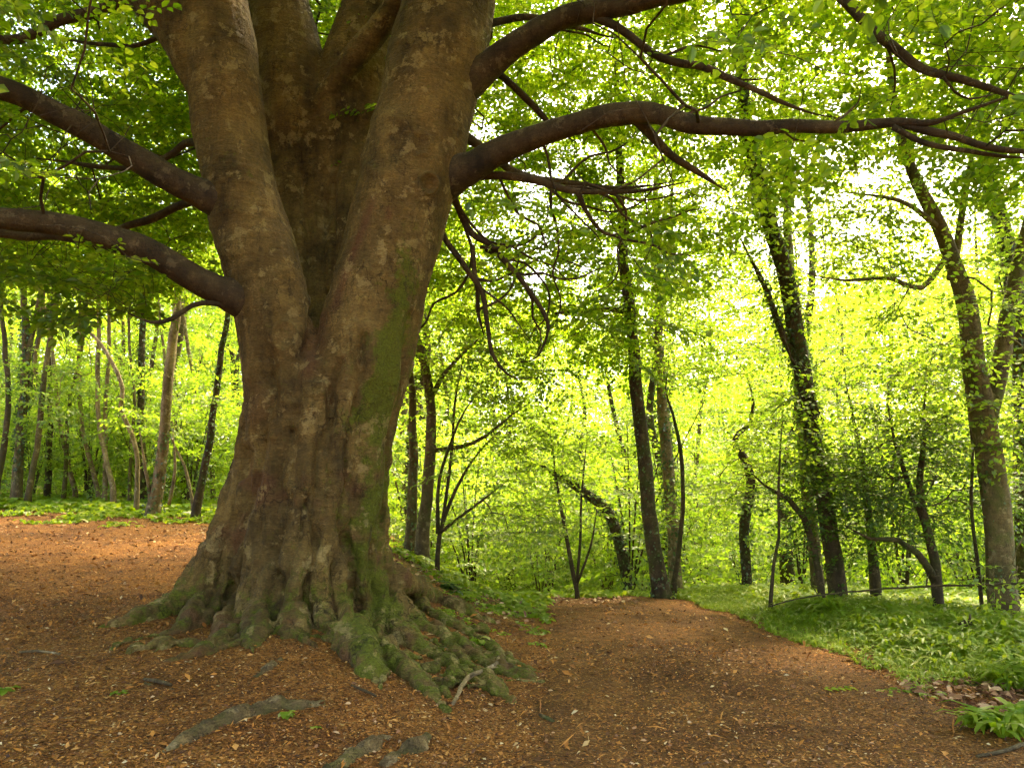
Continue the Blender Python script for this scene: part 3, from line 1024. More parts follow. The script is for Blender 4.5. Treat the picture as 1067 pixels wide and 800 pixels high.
limb([(480, 40, 8.3, 9), (520, 22, 8.5, 6), (565, 20, 8.7, 5), (640, 40, 9.1, 3.5)], .2)
limb([(480, 60, 8.3, 8), (520, 78, 8.4, 5.5), (545, 100, 8.5, 5.5), (572, 128, 8.6, 4), (600, 150, 8.8, 2.5)], .3)
limb([(470, 135, 8.3, 10), (500, 152, 8.6, 7), (535, 178, 8.9, 6), (580, 190, 9.2, 5), (640, 196, 9.5, 3.5), (700, 190, 9.9, 2.5)], .3)
limb([(470, 190, 8.05, 9), (505, 183, 8.0, 7), (550, 187, 8.0, 6), (590, 197, 8.0, 5), (650, 200, 8.0, 3.5), (720, 190, 8.0, 2.5)], .4)
limb([(455, 195, 8.3, 9), (474, 210, 8.5, 5.5), (492, 243, 8.6, 5), (512, 258, 8.7, 4.5), (538, 284, 8.8, 4), (560, 318, 8.9, 3.6), (572, 345, 9.0, 3), (560, 372, 9.1, 2.6), (535, 378, 9.2, 2)], .45)
limb([(448, 225, 8.3, 8), (465, 250, 8.5, 4.5), (485, 280, 8.6, 4.5), (503, 305, 8.7, 4), (508, 345, 8.8, 3.5), (512, 368, 8.8, 3), (535, 393, 8.9, 2.4), (560, 396, 9.0, 1.8)], .5)
limb([(492, 255, 8.6, 4.5), (496, 290, 8.7, 3.8), (500, 330, 8.9, 3), (506, 352, 9.0, 2.2)], .5)
limb([(660, 122, 7.08, 9), (690, 153, 7.3, 6.5), (716, 172, 7.5, 5.5), (736, 185, 7.6, 4), (760, 200, 7.7, 2.4)], .3)
limb([(600, 198, 8.0, 4.5), (612, 225, 8.2, 3), (640, 245, 8.4, 2.6), (690, 228, 8.7, 2.2), (740, 215, 9, 1.6)], .3)
gd = np.random.default_rng(314)
for sx, sy, sY, n_, L_ in ((560, 141, 7.55, 6, 150), (612, 126, 7.3, 5, 90), (700, 121, 6.9, 6, 110), (590, 196, 8.0, 6, 150), (640, 200, 8.2, 6, 130), (540, 180, 8.9, 7, 190), (500, 258, 8.65, 6, 120), (530, 278, 8.8, 6, 110),
                           (492, 290, 8.7, 5, 90), (740, 72, 7.3, 4, 70), (800, 132, 6.6, 3, 50), (922, 42, 6.5, 5, 80), (985, 80, 6.3, 4, 70), (870, 130, 6.3, 3, 50), (640, 245, 8.4, 5, 100), (690, 60, 7.4, 4, 80),
                           (476, 214, 8.5, 7, 170), (485, 235, 8.55, 8, 200), (470, 262, 8.5, 6, 130), (505, 262, 8.7, 7, 150), (520, 182, 8.2, 7, 160), (560, 192, 8.1, 7, 150), (548, 300, 8.85, 5, 80), (500, 320, 8.8, 5, 90),
                           (575, 190, 8.9, 7, 170), (620, 199, 8.1, 6, 120), (60, 246, 7.1, 4, 60), (100, 250, 6.9, 4, 60), (40, 110, 7.0, 5, 90), (560, 22, 8.6, 5, 90)):
    a_ = R(gd.uniform(-20, 55)) if sx > 300 else R(gd.uniform(120, 200))
    q_ = [(sx, sy, sY, 2.6)]
    for k in range(n_):
        a_ += R(gd.uniform(-38, 42))
        st_ = L_ / n_
        q_.append((q_[-1][0] + math.cos(a_) * st_, q_[-1][1] + math.sin(a_) * st_, q_[-1][2] + .08 + gd.normal() * .06, 2.4 - 1.5 * (k + 1) / n_))
    limb(q_, .5)
# stems continue out of the frame and carry the rest of the crown
for st, pts in (('l', [(214, -50, 8.15, 40), (205, -180, 8.2, 34), (190, -330, 8.3, 24), (180, -480, 8.4, 12)]),
                ('r', [(478, -60, 8.25, 44), (500, -200, 8.4, 37), (530, -360, 8.6, 26), (560, -520, 8.8, 12)]),
                ('a', [(283, -60, 9.4, 30), (265, -200, 9.3, 24), (240, -360, 9.8, 14)]),
                ('b', [(402, -60, 9.4, 24), (430, -200, 9.5, 19), (460, -360, 10.2, 11)])):
    limb(pts, .05)
limb([(205, -140, 8.2, 22), (240, -260, 7.2, 20), (280, -420, 6.0, 17), (330, -700, 4.6, 12)], .1)
limb([(490, -150, 8.3, 22), (560, -260, 7.0, 19), (640, -430, 5.6, 15), (760, -800, 4.0, 10)], .1)
limb([(510, -220, 8.4, 20), (640, -220, 7.5, 17), (800, -240, 6.4, 13), (1000, -260, 5.2, 8)], .1)
limb([(195, -250, 8.3, 20), (60, -230, 7.4, 17), (-120, -260, 6.2, 13), (-300, -330, 5.0, 8)], .1)

# ---- attractors: where the foliage is
g = np.random.default_rng(21)
C0 = np.array([BASE[0], BASE[1], 0])


def in_view(P, m=60):
    x, y, d = proj(P)
    return (d > .3) & (x > -m) & (x < 1067 + m) & (y > -m) & (y < 800)


pts = g.uniform([-11.5, -9.5, 3.0], [11.5, 11.0, 15], (60000, 3)) + C0
rel = pts - C0
hr = np.hypot(rel[:, 0], rel[:, 1])
ok = ((hr / 11.0) ** 2 + ((rel[:, 2] - 3.4) / 11.5) ** 2 < 1) & (rel[:, 2] > 3.3 + .35 * (hr < 2.5) * 6 - .05 * hr) & (hr > 1.0)
x, y, d = proj(pts)
ok &= np.linalg.norm(pts - CAM, axis=1) > np.where((d > 0) & (x > 700), 5.2, 6.2) - 2.6 * (~in_view(pts, 150))
# browse line of the hanging foliage as seen in the wood
floor_y = np.interp(x, [-100, 60, 190, 230, 445, 470, 560, 640, 700, 760, 860, 960, 1067, 1200], [275, 300, 300, 180, 200, 330, 385, 370, 300, 215, 165, 165, 185, 200])
ok &= ~((d > 0) & (x > -150) & (x < 1200) & (y > floor_y))
# nothing hangs in front of the stems
front = (d > 0) & (pts[:, 1] < 9.2) & (y > -150) & (x > np.interp(y, [-200, 0, 200, 330], [70, 110, 165, 185])) & (x < np.interp(y, [-200, 0, 200, 330], [600, 575, 540, 500]))
ok &= ~front
# lighter places where the sky comes through
den = np.ones(len(pts))
for a, b, s_, k in ((760, 60, 60, .5), (850, 40, 50, .5), (760, 170, 70, .6), (520, 200, 45, .4), (30, 40, 60, .5), (900, 190, 80, .8)):
    den *= 1 - k * np.exp(-(((x - a) ** 2 + (y - b) ** 2) / (s_ * s_))) * (d > 0)
den *= np.where(in_view(pts), 1.0, .55)
den *= np.where((pts[:, 1] < 3.0) & ~in_view(pts), .10, 1)  # unseen crown behind the camera, opened to let sky light onto trunk and ground
den *= np.where((d > 0) & (x > 450) & (x < 930), .68, 1) * np.where((d > 0) & (x > 440) & (x < 780) & (y > 130), .62, 1)
ok &= g.random(len(pts)) < den
pts = pts[ok]
# thin out to an even scatter
order = g.permutation(len(pts))
keep = []
cell = {}
for k in order:
    p = pts[k]
    rmin = .37 if in_view(p) else .62
    key = tuple((p / rmin).astype(int)) + (rmin,)
    if key in cell:
        continue
    cell[key] = 1
    keep.append(k)
vis = [k for k in keep if in_view(pts[k])]
inv = [k for k in keep if not in_view(pts[k])]
att = pts[vis[:4700] + inv[:2700]]
lp_ = np.vstack([q[0] for q in limb_paths if q[1].max() > .05 or True])
near = np.array([np.min(((lp_ - a) ** 2).sum(1)) for a in att])
att = att[near > .4 ** 2]
print('vis', len(vis), 'inv', len(inv))
# the leaf fan on the hooked twig
fan = np.array([W(a + dx_, b + dy_, c + dz_) for dx_, dy_, dz_ in ((0, 0, 0), (9, -7, .25), (-10, 6, -.2)) for a, b, c in ((120, 300, 7.0), (140, 312, 7.1), (105, 310, 7.0), (150, 296, 7.2), (92, 296, 7.0), (128, 288, 7.1), (112, 322, 7.15), (160, 310, 7.2))])
att = np.vstack([att, fan])
chains, tips, dirs, tl = grow([tuple(p[:4]) for p in limb_paths], att, g, tip_r=.004, alpha=.18, wig=.07)
limb_mb = [MB() for _ in range(NL)]
for P, r, lid, fr, _ in limb_paths:
    V, Q, T = tube(P, r, 18, True)
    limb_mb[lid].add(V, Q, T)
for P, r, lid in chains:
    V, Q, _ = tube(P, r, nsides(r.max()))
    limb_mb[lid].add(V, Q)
crown = MB()
end = tips + dirs * .55
ex, ey, ed_ = proj(end)
bad = (ed_ > 0) & (end[:, 1] < 9.2) & (ex > np.interp(ey, [-200, 0, 200, 330], [120, 140, 200, 225])) & (ex < np.interp(ey, [-200, 0, 200, 330], [560, 530, 495, 460])) & (ey > -120)
tx, ty, td = proj(tips)
bad |= (td > 0) & ~in_view(tips, 100) & in_view(tips, 500) & (np.linalg.norm(tips - CAM, axis=1) < 7)
LPX = np.vstack([np.stack([*proj(q[0])[:2], proj(q[0])[2], q[1]], 1) for q in limb_paths if q[1].max() > .035])
for a_ in (0, .22, .45):
    cxp, cyp, cdp = proj(tips + dirs * a_)
    for i in range(len(tips)):
        if cdp[i] > 0 and -80 < cxp[i] < 1150 and -80 < cyp[i] < 500:
            dpx = np.hypot(LPX[:, 0] - cxp[i], LPX[:, 1] - cyp[i]) - LPX[:, 3] / LPX[:, 2] * F
            if ((dpx < 14) & (cdp[i] < LPX[:, 2] + .1)).any() and g.random() < .8:
                bad[i] = True
tips, dirs, tl = tips[~bad], dirs[~bad], tl[~bad]
tipview = in_view(tips, 100)
put_sprays(tips[tipview], dirs[tipview], SPRAY_BIG, crown, limb_mb, tl[tipview], .088, g, True, (.8, 1.2))
put_sprays(tips[~tipview], dirs[~tipview], SPRAY_MID, crown, limb_mb, tl[~tipview], .19, g, False, (1.1, 1.6), False)  # unseen part of the crown: oversized leaves added as cheap overhead shade
for m_ in limb_mb:
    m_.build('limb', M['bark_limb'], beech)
crown.build('crown', M['beech_leaf'], beech, smooth=False)
print('beech sprays', len(tips), tipview.sum(), 'verts', crown.n)

# ------------------------------------------------------------------ the other trees
def ivy(mb, P, r, n, g, size=.07, out=.06):
    """leaves hugging a stem"""
    k = g.integers(0, len(P) - 1, n)
    t = g.random(n)[:, None]
    C = P[k] * (1 - t) + P[k + 1] * t
    Tn = unit(P[k + 1] - P[k])
    a = unit(np.cross(Tn, g.normal(size=(n, 3))))
    rr = r[k] + out * g.random(n) ** 1.5 + .005
    B = C + a * rr[:, None]
    leaves(mb, B, np.array([0, 0, -.7]) + a * .45 + g.normal(size=(n, 3)) * .45, a + g.normal(size=(n, 3)) * .45, size * g.uniform(.6, 1.2, n), .85, False)


def make_tree(name, label, cat, stems, bark, leafmat='wood_leaf', boxes=(), leaf=.085, sprays=SPRAY_MID, ivys=None, seed=0, group=None, tip=.004, alpha=.15,
              ground=True, floor_y=None, fine=False, droop=.05, twigs=True, wig=.07, partname='trunk', slim=.73):
    """stems: list of ([(px,py,Y,rpx)...], frac) ; boxes: (px,py,Y, rx,ry,rz metres, n)"""
    g = np.random.default_rng(1000 + seed)
    paths = []
    for k, (pts, frac) in enumerate(stems):
        P = np.array([W(a, b, c) for a, b, c, d in pts]); r = np.array([d * mpp(p) for (a, b, c, d), p in zip(pts, P)])
        if k == 0 and ground:
            b = P[0].copy(); zg = T1(b[0], b[1])
            if P[0][2] > zg + .02:
                P = np.vstack([[b[0] + (P[0][0] - P[1][0]) * .1, b[1], zg - .05], P]); r = np.concatenate([[r[0] * 1.25], r])
        P, r = resample(P, r, .22)
        r = r * slim * (1 - .6 * S((np.linspace(0, 1, len(r)) - .6) / .4))
        P = P + min(.03, r.max() * .35) * np.stack([perlin(P * 1.6 + 11 * q + seed) for q in range(3)], 1)
        paths.append((P, r * (1 + .08 * perlin(P * 4 + seed)), k, frac))
    base = paths[0][0][0].copy()
    base[2] = T1(base[0], base[1])
    root = empty(name, base, label, cat, group)
    A = []
    for (a, b, c, rx, ry, rz, n) in boxes:
        ctr = W(a, b, c)
        u = unit(g.normal(size=(n, 3))) * (g.random(n) ** .4)[:, None]
        A.append(ctr + u * [rx, ry, rz])
    tr = MB()
    for P, r, k, f in paths:
        V, Q, T = tube(P, r, 14 if r.max() > .05 else 8, True)
        tr.add(V, Q, T)
    if A:
        A = np.vstack(A)
        A = A[A[:, 2] > terrain(A[:, 0], A[:, 1], False) + .35]
        ch, tips, dirs, tl = grow(paths, A, g, tip_r=tip, alpha=alpha, wig=wig)
        for P, r, k in ch:
            V, Q, _ = tube(P, r, nsides(r.max()))
            tr.add(V, Q)
        cr = MB()
        put_sprays(tips, dirs, sprays, cr, [tr], np.zeros(len(tips), int), leaf, g, fine, (.8, 1.25), twigs, droop)
    tr.build(partname, M[bark], root)
    if len(A):
        cr.build('crown', M[leafmat], root, smooth=False)
    if ivys:
        iv = MB()
        for k, n, f0, f1, size, out in ivys:
            P, r = paths[k][0], paths[k][1]
            a, b = int(f0 * len(P)), max(int(f0 * len(P)) + 2, int(f1 * len(P)))
            ivy(iv, P[a:b], r[a:b], n, g, size, out)
        iv.build('ivy', M['ivy_leaf'], root, smooth=False)
    return root


# -- right of the path
make_tree('forest_tree', 'tall smooth grey trunk forking into two stems at the right edge', 'tree', [
    ([(1046, 650, 10.3, 21), (1041, 560, 10.3, 18), (1031, 480, 10.3, 18), (1022, 430, 10.3, 17), (1014, 370, 10.3, 15), (1003, 305, 10.3, 13), (978, 235, 10.3, 10), (955, 190, 10.3, 8), (942, 150, 10.3, 7), (925, 60, 10.2, 5), (915, -60, 10.1, 4)], .45),
    ([(1026, 440, 10.3, 14), (1040, 385, 10.35, 12), (1050, 330, 10.4, 11), (1058, 290, 10.4, 10), (1072, 230, 10.4, 9), (1085, 120, 10.4, 7), (1090, -40, 10.4, 5)], .4),
    ([(990, 290, 10.3, 6), (1000, 240, 10.5, 5), (1008, 190, 10.6, 4.5), (1012, 140, 10.7, 3)], .3),
    ([(990, 262, 10.25, 5), (960, 300, 10.1, 4), (930, 290, 9.9, 3.2), (880, 292, 9.7, 2.6), (840, 285, 9.5, 2)], .4),
    ([(975, 235, 10.25, 4.5), (950, 215, 10.0, 3.4), (920, 205, 9.8, 2.8), (880, 200, 9.7, 2)], .4)],
    'bark_grey', boxes=[(940, 180, 9.8, 2.0, 1.6, 1.0, 70), (1000, 340, 9.6, 1.1, 1.2, 1.0, 55), (1078, 420, 9.9, .5, .6, .7, 24), (960, 40, 10.4, 2.2, 1.8, 1.4, 60), (1080, 200, 10.5, 1.2, 1.4, 1.5, 50),
    (880, 250, 9.6, 1.0, 1.0, .6, 30), (1050, 605, 9.6, .5, .3, .3, 8)], ivys=[(0, 220, .08, .45, .045, .03)], seed=1)
make_tree('forest_tree', 'dark leaning trunk thickly wrapped in ivy between path and twin stemmed tree', 'tree', [
    ([(874, 622, 12.0, 14), (868, 580, 12.0, 12.5), (858, 520, 12.0, 12), (849, 470, 12.0, 12), (842, 420, 12.0, 12), (834, 380, 12.0, 12), (824, 310, 12.0, 12), (806, 245, 12.0, 11), (787, 175, 12.0, 10), (776, 110, 12.0, 9), (768, -20, 12.0, 7), (765, -120, 12, 5)], .4),
    ([(832, 385, 12.0, 6), (810, 335, 11.9, 4.5), (795, 295, 11.9, 4), (772, 250, 11.8, 3)], .3)],
    'bark_dark', boxes=[(790, 200, 11.8, 1.1, 1.0, 1.3, 60), (770, 60, 12, 2.0, 1.5, 1.5, 70), (845, 420, 11.6, .9, .7, 1.2, 34), (740, 260, 11.8, .9, 1, .9, 34)],
    ivys=[(0, 2800, .12, .92, .065, .08), (1, 300, 0, .8, .06, .05)], seed=2)
make_tree('forest_tree', 'greyish trunk standing close behind the ivy wrapped leaning tree', 'tree', [
    ([(852, 606, 13.5, 9), (844, 540, 13.5, 8.5), (838, 470, 13.5, 8), (832, 400, 13.5, 7), (822, 250, 13.5, 6), (815, 60, 13.5, 5), (812, -60, 13.5, 3)], .4)],
    'bark_grey', boxes=[(815, 330, 13.6, 1.6, 1.3, 1.6, 60), (830, 120, 13.6, 1.8, 1.4, 2, 60)], seed=3)
make_tree('crooked_tree', 'small crooked tree with a bare zigzag stem left of the ivy tree', 'tree', [
    ([(778, 600, 14.5, 7), (776, 545, 14.5, 7), (782, 500, 14.5, 6.5), (774, 476, 14.5, 6), (764, 462, 14.5, 5.5), (770, 452, 14.5, 5), (782, 442, 14.5, 4.5), (785, 420, 14.5, 4), (778, 390, 14.4, 3)], .6)],
    'bark_dark', boxes=[(770, 380, 14.4, 1.0, .9, .7, 30), (800, 470, 14.3, .7, .6, .6, 20), (760, 520, 14.5, .8, .8, .8, 24)], ivys=[(0, 300, .0, .5, .06, .05)], seed=4)
make_tree('crooked_tree', 'slim tree arching left out of the undergrowth beside the ivy tree', 'tree', [
    ([(856, 612, 11.6, 5), (848, 570, 11.6, 4.5), (838, 540, 11.6, 4.5), (822, 520, 11.6, 4), (798, 507, 11.5, 3), (780, 490, 11.4, 2)], .6)],
    'bark_dark', boxes=[(800, 490, 11.4, .7, .6, .5, 22)], seed=5)
make_tree('sapling', 'thin bent sapling rising from the verge beside the path', 'sapling', [
    ([(803, 626, 11.2, 3), (806, 590, 11.2, 2.4), (812, 560, 11.2, 2.3), (811, 520, 11.2, 2), (813, 470, 11.2, 1.6), (816, 420, 11.2, 1.2)], .6)],
    'bark_dark', boxes=[(816, 420, 11.2, .5, .5, .5, 12)], seed=6, partname='stem')
make_tree('holly_tree', 'dark dense holly with glossy leaves and arching lower bough', 'tree', [
    ([(978, 630, 11.0, 8), (974, 585, 11.0, 7), (966, 545, 11.0, 6), (958, 505, 11.0, 5), (962, 450, 11.0, 3.5), (965, 390, 11.0, 2)], .25),
    ([(974, 604, 11.0, 6), (955, 575, 10.9, 5), (935, 562, 10.8, 4), (905, 560, 10.8, 3), (880, 548, 10.8, 2)], .3),
    ([(966, 550, 11.0, 4), (945, 500, 11.1, 3.5), (932, 460, 11.2, 2.5), (925, 420, 11.2, 2)], .3)],
    'bark_dark', leafmat='dark_leaf', leaf=.075, boxes=[(900, 520, 11.4, 1.1, .9, .85, 150), (950, 470, 11.4, .9, .9, 1.0, 110), (965, 390, 11.2, .7, .7, .7, 40), (1000, 520, 11.3, .6, .7, .7, 40)], seed=7)
make_tree('slender_trunk', 'dark bare trunk in shade behind the holly', 'tree', [
    ([(913, 640, 12.2, 9), (911, 600, 12.2, 8), (909, 570, 12.2, 6), (904, 520, 12.2, 5), (896, 470, 12.3, 3.6), (885, 420, 12.3, 2.4), (880, 380, 12.3, 1.4)], .5)],
    'bark_dark', leafmat='wood_leaf', boxes=[(890, 330, 12.4, 1.6, 1.2, 1.2, 60), (880, 430, 12.4, 1.2, 1.2, .8, 40)], seed=8)
make_tree('sapling', 'thin dark sapling leaning just left of the forked grey trunk', 'sapling', [
    ([(1024, 640, 10.6, 3), (1018, 580, 10.6, 2.6), (1012, 530, 10.6, 2.4), (1013, 470, 10.6, 2), (1006, 400, 10.6, 1.3)], .5)],
    'bark_dark', boxes=[(1005, 430, 10.6, .6, .5, .6, 20)], seed=9, partname='stem')
make_tree('forest_tree', 'ivy covered trunk at the far right edge behind the forked grey tree', 'tree', [
    ([(1072, 650, 12.5, 16), (1068, 520, 12.5, 14), (1066, 400, 12.5, 13), (1058, 310, 12.5, 12), (1046, 240, 12.5, 11), (1030, 180, 12.5, 10), (1015, 100, 12.5, 8), (1005, -50, 12.5, 6)], .5)],
    'bark_dark', boxes=[(1050, 130, 12.6, 1.8, 1.4, 1.6, 60), (1070, 470, 12.3, .9, .8, 1.1, 40)], ivys=[(0, 3000, .1, .9, .07, .1)], seed=10)

# -- straight ahead
make_tree('forest_tree', 'straight dark trunk standing right at the crest of the path', 'tree', [
    ([(689, 612, 13.6, 13.5), (684, 585, 13.6, 11.5), (678, 545, 13.6, 10.5), (671, 480, 13.6, 10), (665, 420, 13.6, 9), (657, 335, 13.6, 8), (650, 260, 13.6, 6.5), (646, 180, 13.6, 5.5), (642, 80, 13.6, 4.5), (640, -60, 13.6, 3)], .55),
    ([(655, 325, 13.6, 4.5), (635, 322, 13.4, 3.5), (600, 325, 13.1, 2.6), (560, 330, 12.8, 1.8)], .3)],
    'bark_dark', boxes=[(650, 240, 13.6, 2.2, 1.6, 1.3, 70), (650, 100, 13.8, 2.2, 1.8, 1.8, 60), (610, 330, 13.1, 1.0, .9, .5, 22), (700, 330, 13.4, 1.0, 1.0, .8, 28)], ivys=[(0, 700, .0, .5, .05, .03)], seed=11)
make_tree('forest_tree', 'pale ivy patched trunk just behind the straight dark one', 'tree', [
    ([(704, 608, 15.5, 10), (702, 560, 15.5, 9), (697, 500, 15.5, 8.5), (692, 440, 15.5, 8), (688, 380, 15.5, 6.5), (684, 250, 15.5, 5), (682, 60, 15.5, 3.5)], .5)],
    'bark_pale', boxes=[(690, 330, 15.6, 1.6, 1.4, 1.4, 60), (690, 150, 15.6, 1.8, 1.5, 1.8, 60)], ivys=[(0, 1400, .05, .7, .07, .06)], seed=12)
make_tree('sapling', 'wavy thin stem to the right of the straight dark trunk', 'sapling', [
    ([(703, 606, 14.0, 4), (709, 560, 14.0, 3.2), (712, 520, 14.0, 3), (709, 470, 14.0, 2.8), (701, 430, 14.0, 2.4), (694, 405, 14.0, 2), (698, 370, 14, 1.3)], .7)],
    'bark_dark', boxes=[(700, 380, 14.0, .7, .6, .5, 20)], seed=13, partname='stem')
make_tree('leaning_tree', 'ivy clad trunk leaning left across the hollow beyond the path', 'tree', [
    ([(656, 612, 16.0, 8), (650, 585, 16.0, 8), (643, 555, 16.0, 7.5), (632, 532, 16.0, 7.5), (612, 515, 16.0, 7), (590, 500, 16.0, 6), (568, 486, 16.0, 4), (545, 470, 16, 2.5)], .6)],
    'bark_dark', boxes=[(570, 475, 16, 1.0, .8, .6, 30), (600, 495, 16, .8, .7, .4, 16)], ivys=[(0, 650, .0, .85, .065, .045)], seed=14)
make_tree('sapling', 'cluster of thin stems rising at the left end of the crest', 'sapling', [
    ([(601, 616, 14.2, 3.5), (594, 580, 14.2, 3), (586, 540, 14.2, 2.6), (580, 500, 14.2, 2), (572, 440, 14.2, 1.2)], .5),
    ([(601, 612, 14.2, 2.4), (604, 570, 14.3, 2), (606, 520, 14.4, 1.6), (612, 450, 14.4, 1)], .5),
    ([(600, 612, 14.2, 2), (615, 570, 14.1, 1.6), (622, 530, 14, 1.2)], .5)],
    'bark_dark', boxes=[(590, 470, 14.2, 1.1, .9, .8, 40), (560, 540, 14, .8, .8, .5, 20)], seed=15, partname='stem')
make_tree('forest_tree', 'brown forked trunk right behind the great beech', 'tree', [
    ([(440, 556, 13.0, 10), (444, 520, 13.0, 8.5), (449, 470, 13.0, 8), (449, 430, 13.0, 7), (445, 395, 13.0, 6.5), (438, 365, 13.0, 6), (425, 320, 13, 4.5), (415, 240, 13, 3)], .5),
    ([(449, 415, 13.0, 4), (462, 390, 13.0, 3.4), (478, 372, 13.1, 2.6), (500, 352, 13.2, 1.8)], .4),
    ([(448, 470, 13.0, 3.6), (480, 465, 12.9, 3), (505, 455, 12.8, 2.4), (535, 430, 12.7, 1.8), (552, 420, 12.7, 1.2)], .4)],
    'bark_grey', boxes=[(470, 330, 13.2, 1.3, 1.0, 1.0, 60), (520, 400, 13, 1.1, .9, .8, 36), (520, 480, 12.8, .7, .7, .5, 14)], seed=16)
make_tree('forest_tree', 'slim dark trunk half hidden beside the great beech', 'tree', [
    ([(428, 556, 13.6, 8), (430, 510, 13.6, 7), (430, 450, 13.6, 6), (428, 390, 13.6, 5), (422, 300, 13.6, 3.5)], .5)],
    'bark_grey', boxes=[(440, 380, 13.7, .9, .9, .9, 34)], ivys=[(0, 250, 0, .5, .06, .04)], seed=17)
make_tree('hazel_bush', 'fan of thin hazel stems growing on the bank beside the beech', 'bush', [
    ([(458, 556, 12.4, 3), (475, 510, 12.4, 2.4), (500, 470, 12.4, 1.8), (530, 440, 12.4, 1.1)], .4),
    ([(456, 556, 12.4, 3), (458, 500, 12.3, 2.4), (478, 440, 12.2, 1.8), (505, 400, 12.1, 1.1)], .4),
    ([(459, 556, 12.4, 2.6), (470, 480, 12.5, 2.2), (474, 420, 12.6, 1.8), (486, 360, 12.7, 1.1)], .4),
    ([(457, 556, 12.4, 2.6), (490, 530, 12.3, 2), (530, 500, 12.2, 1.2)], .4)],
    'bark_dark', boxes=[(510, 450, 12.3, .9, .8, .7, 34), (490, 380, 12.4, .8, .8, .6, 28), (530, 540, 12.2, .6, .6, .4, 18)], seed=18, partname='stem')

# -- left of the beech
LT = [
    ('forest_tree', 'pale forked trunk with ivy on the left fork, nearest the left picture edge', [([(18, 514, 21, 8), (20, 470, 21, 7.5), (24, 420, 21, 7.5), (27, 370, 21, 7), (26, 330, 21, 6), (24, 290, 21, 5), (22, 180, 21, 4)], .5),
      ([(26, 385, 21, 5), (34, 345, 21, 4.5), (43, 300, 21, 4), (52, 220, 21, 3)], .4)], 'bark_grey', [(0, 900, .1, .6, .08, .06)]),
    ('slender_trunk', 'thin brown trunk leaning right, next to the pale forked one', [([(30, 514, 20.5, 6), (36, 480, 20.5, 5), (42, 440, 20.5, 5), (46, 390, 20.5, 4.5), (56, 330, 20.5, 4), (62, 290, 20.5, 3.5), (70, 180, 20.5, 2.5)], .5)], 'bark_grey', None),
    ('slender_trunk', 'straight dark trunk among thin stems on the left', [([(50, 508, 23, 6), (52, 450, 23, 5), (52, 390, 23, 5), (56, 300, 23, 4), (58, 180, 23, 3)], .5)], 'bark_dark', None),
    ('slender_trunk', 'pale thin stem curving left at its foot, second of the light pair', [([(118, 508, 21, 5), (110, 475, 21, 4.2), (103, 440, 21, 4), (102, 380, 21, 4), (103, 330, 21, 3.5), (104, 200, 21, 2.5)], .5)], 'bark_pale', None),
    ('slender_trunk', 'palest thin stem, left of the curved light one', [([(102, 510, 22, 4.5), (94, 480, 22, 4), (85, 440, 22, 3.6), (82, 380, 22, 3.2), (84, 300, 22, 2.8), (85, 180, 22, 2)], .5)], 'bark_pale', None),
    ('leaning_tree', 'bare pale stem bent far over to the left above the thin trunks', [([(143, 505, 19.5, 4.5), (142, 470, 19.5, 4), (136, 450, 19.5, 4), (126, 425, 19.5, 4), (128, 405, 19.5, 3.8), (118, 380, 19.5, 3.6), (98, 350, 19.5, 3.2), (70, 328, 19.5, 2.8), (60, 300, 19.5, 2)], .8)], 'bark_pale', None),
    ('slender_trunk', 'dark upright trunk with ivy behind the bent pale stem', [([(150, 515, 22, 8), (147, 450, 22, 6.5), (147, 390, 22, 6), (149, 330, 22, 5.5), (151, 280, 22, 5), (154, 160, 22, 4)], .5)], 'bark_dark', [(0, 700, .2, .8, .09, .08)]),
    ('forest_tree', 'stout light brown trunk with stems sprouting at its foot, left of the beech', [([(160, 530, 18.5, 13), (166, 495, 18.5, 11), (171, 455, 18.5, 9.5), (174, 410, 18.5, 9), (180, 355, 18.5, 8.5), (185, 310, 18.5, 7.5), (190, 200, 18.5, 5.5)], .5),
      ([(158, 528, 18.4, 4), (152, 490, 18.4, 3), (146, 450, 18.4, 2)], .3), ([(176, 526, 18.4, 3.5), (182, 490, 18.4, 2.8), (180, 450, 18.5, 2)], .3)], 'bark_pale', [(0, 300, 0, .3, .08, .06)]),
    ('forest_tree', 'dark winding trunk nearest to the left side of the beech', [([(204, 536, 18, 9), (210, 500, 18, 7), (218, 460, 18, 6.5), (222, 430, 18, 6), (229, 380, 18, 5.5), (237, 330, 18, 5), (243, 280, 18, 4), (246, 180, 18, 3)], .5)], 'bark_dark', [(0, 350, .1, .6, .07, .04)]),
    ('slender_trunk', 'thin trunk cut by the left picture edge, leaning inwards', [([(-4, 512, 20, 6), (6, 450, 20, 5), (8, 400, 20, 4.5), (2, 330, 20, 4), (-2, 250, 20, 3)], .5)], 'bark_dark', None),
    ('sapling', 'light thin branch sweeping up left from the stout brown trunk', [([(200, 520, 19.5, 3), (192, 485, 19.5, 2.4), (180, 460, 19.4, 2), (168, 430, 19.4, 1.4)], .7)], 'bark_pale', None),
]
for k, (nm, lb, stems, bk, iv) in enumerate(LT):
    stems = [([(a, b, c, d * .78) for a, b, c, d in q], f) for q, f in stems]
    top = stems[0][0][-1]
    y0 = stems[0][0][0][2]
    big = nm != 'sapling'
    make_tree(nm, lb, 'tree' if big else 'sapling', stems, bk, boxes=[(top[0] + 5, 230, y0 - .3, 2.0, 1.8, 2.0, 70), (top[0], 400, y0 + .6, 1.3, 1.3, 1.6, 26)] if big else [(170, 430, y0, .9, .8, .8, 14)],
              leaf=.11, ivys=iv, seed=30 + k, sprays=SPRAY_MID, twigs=False)

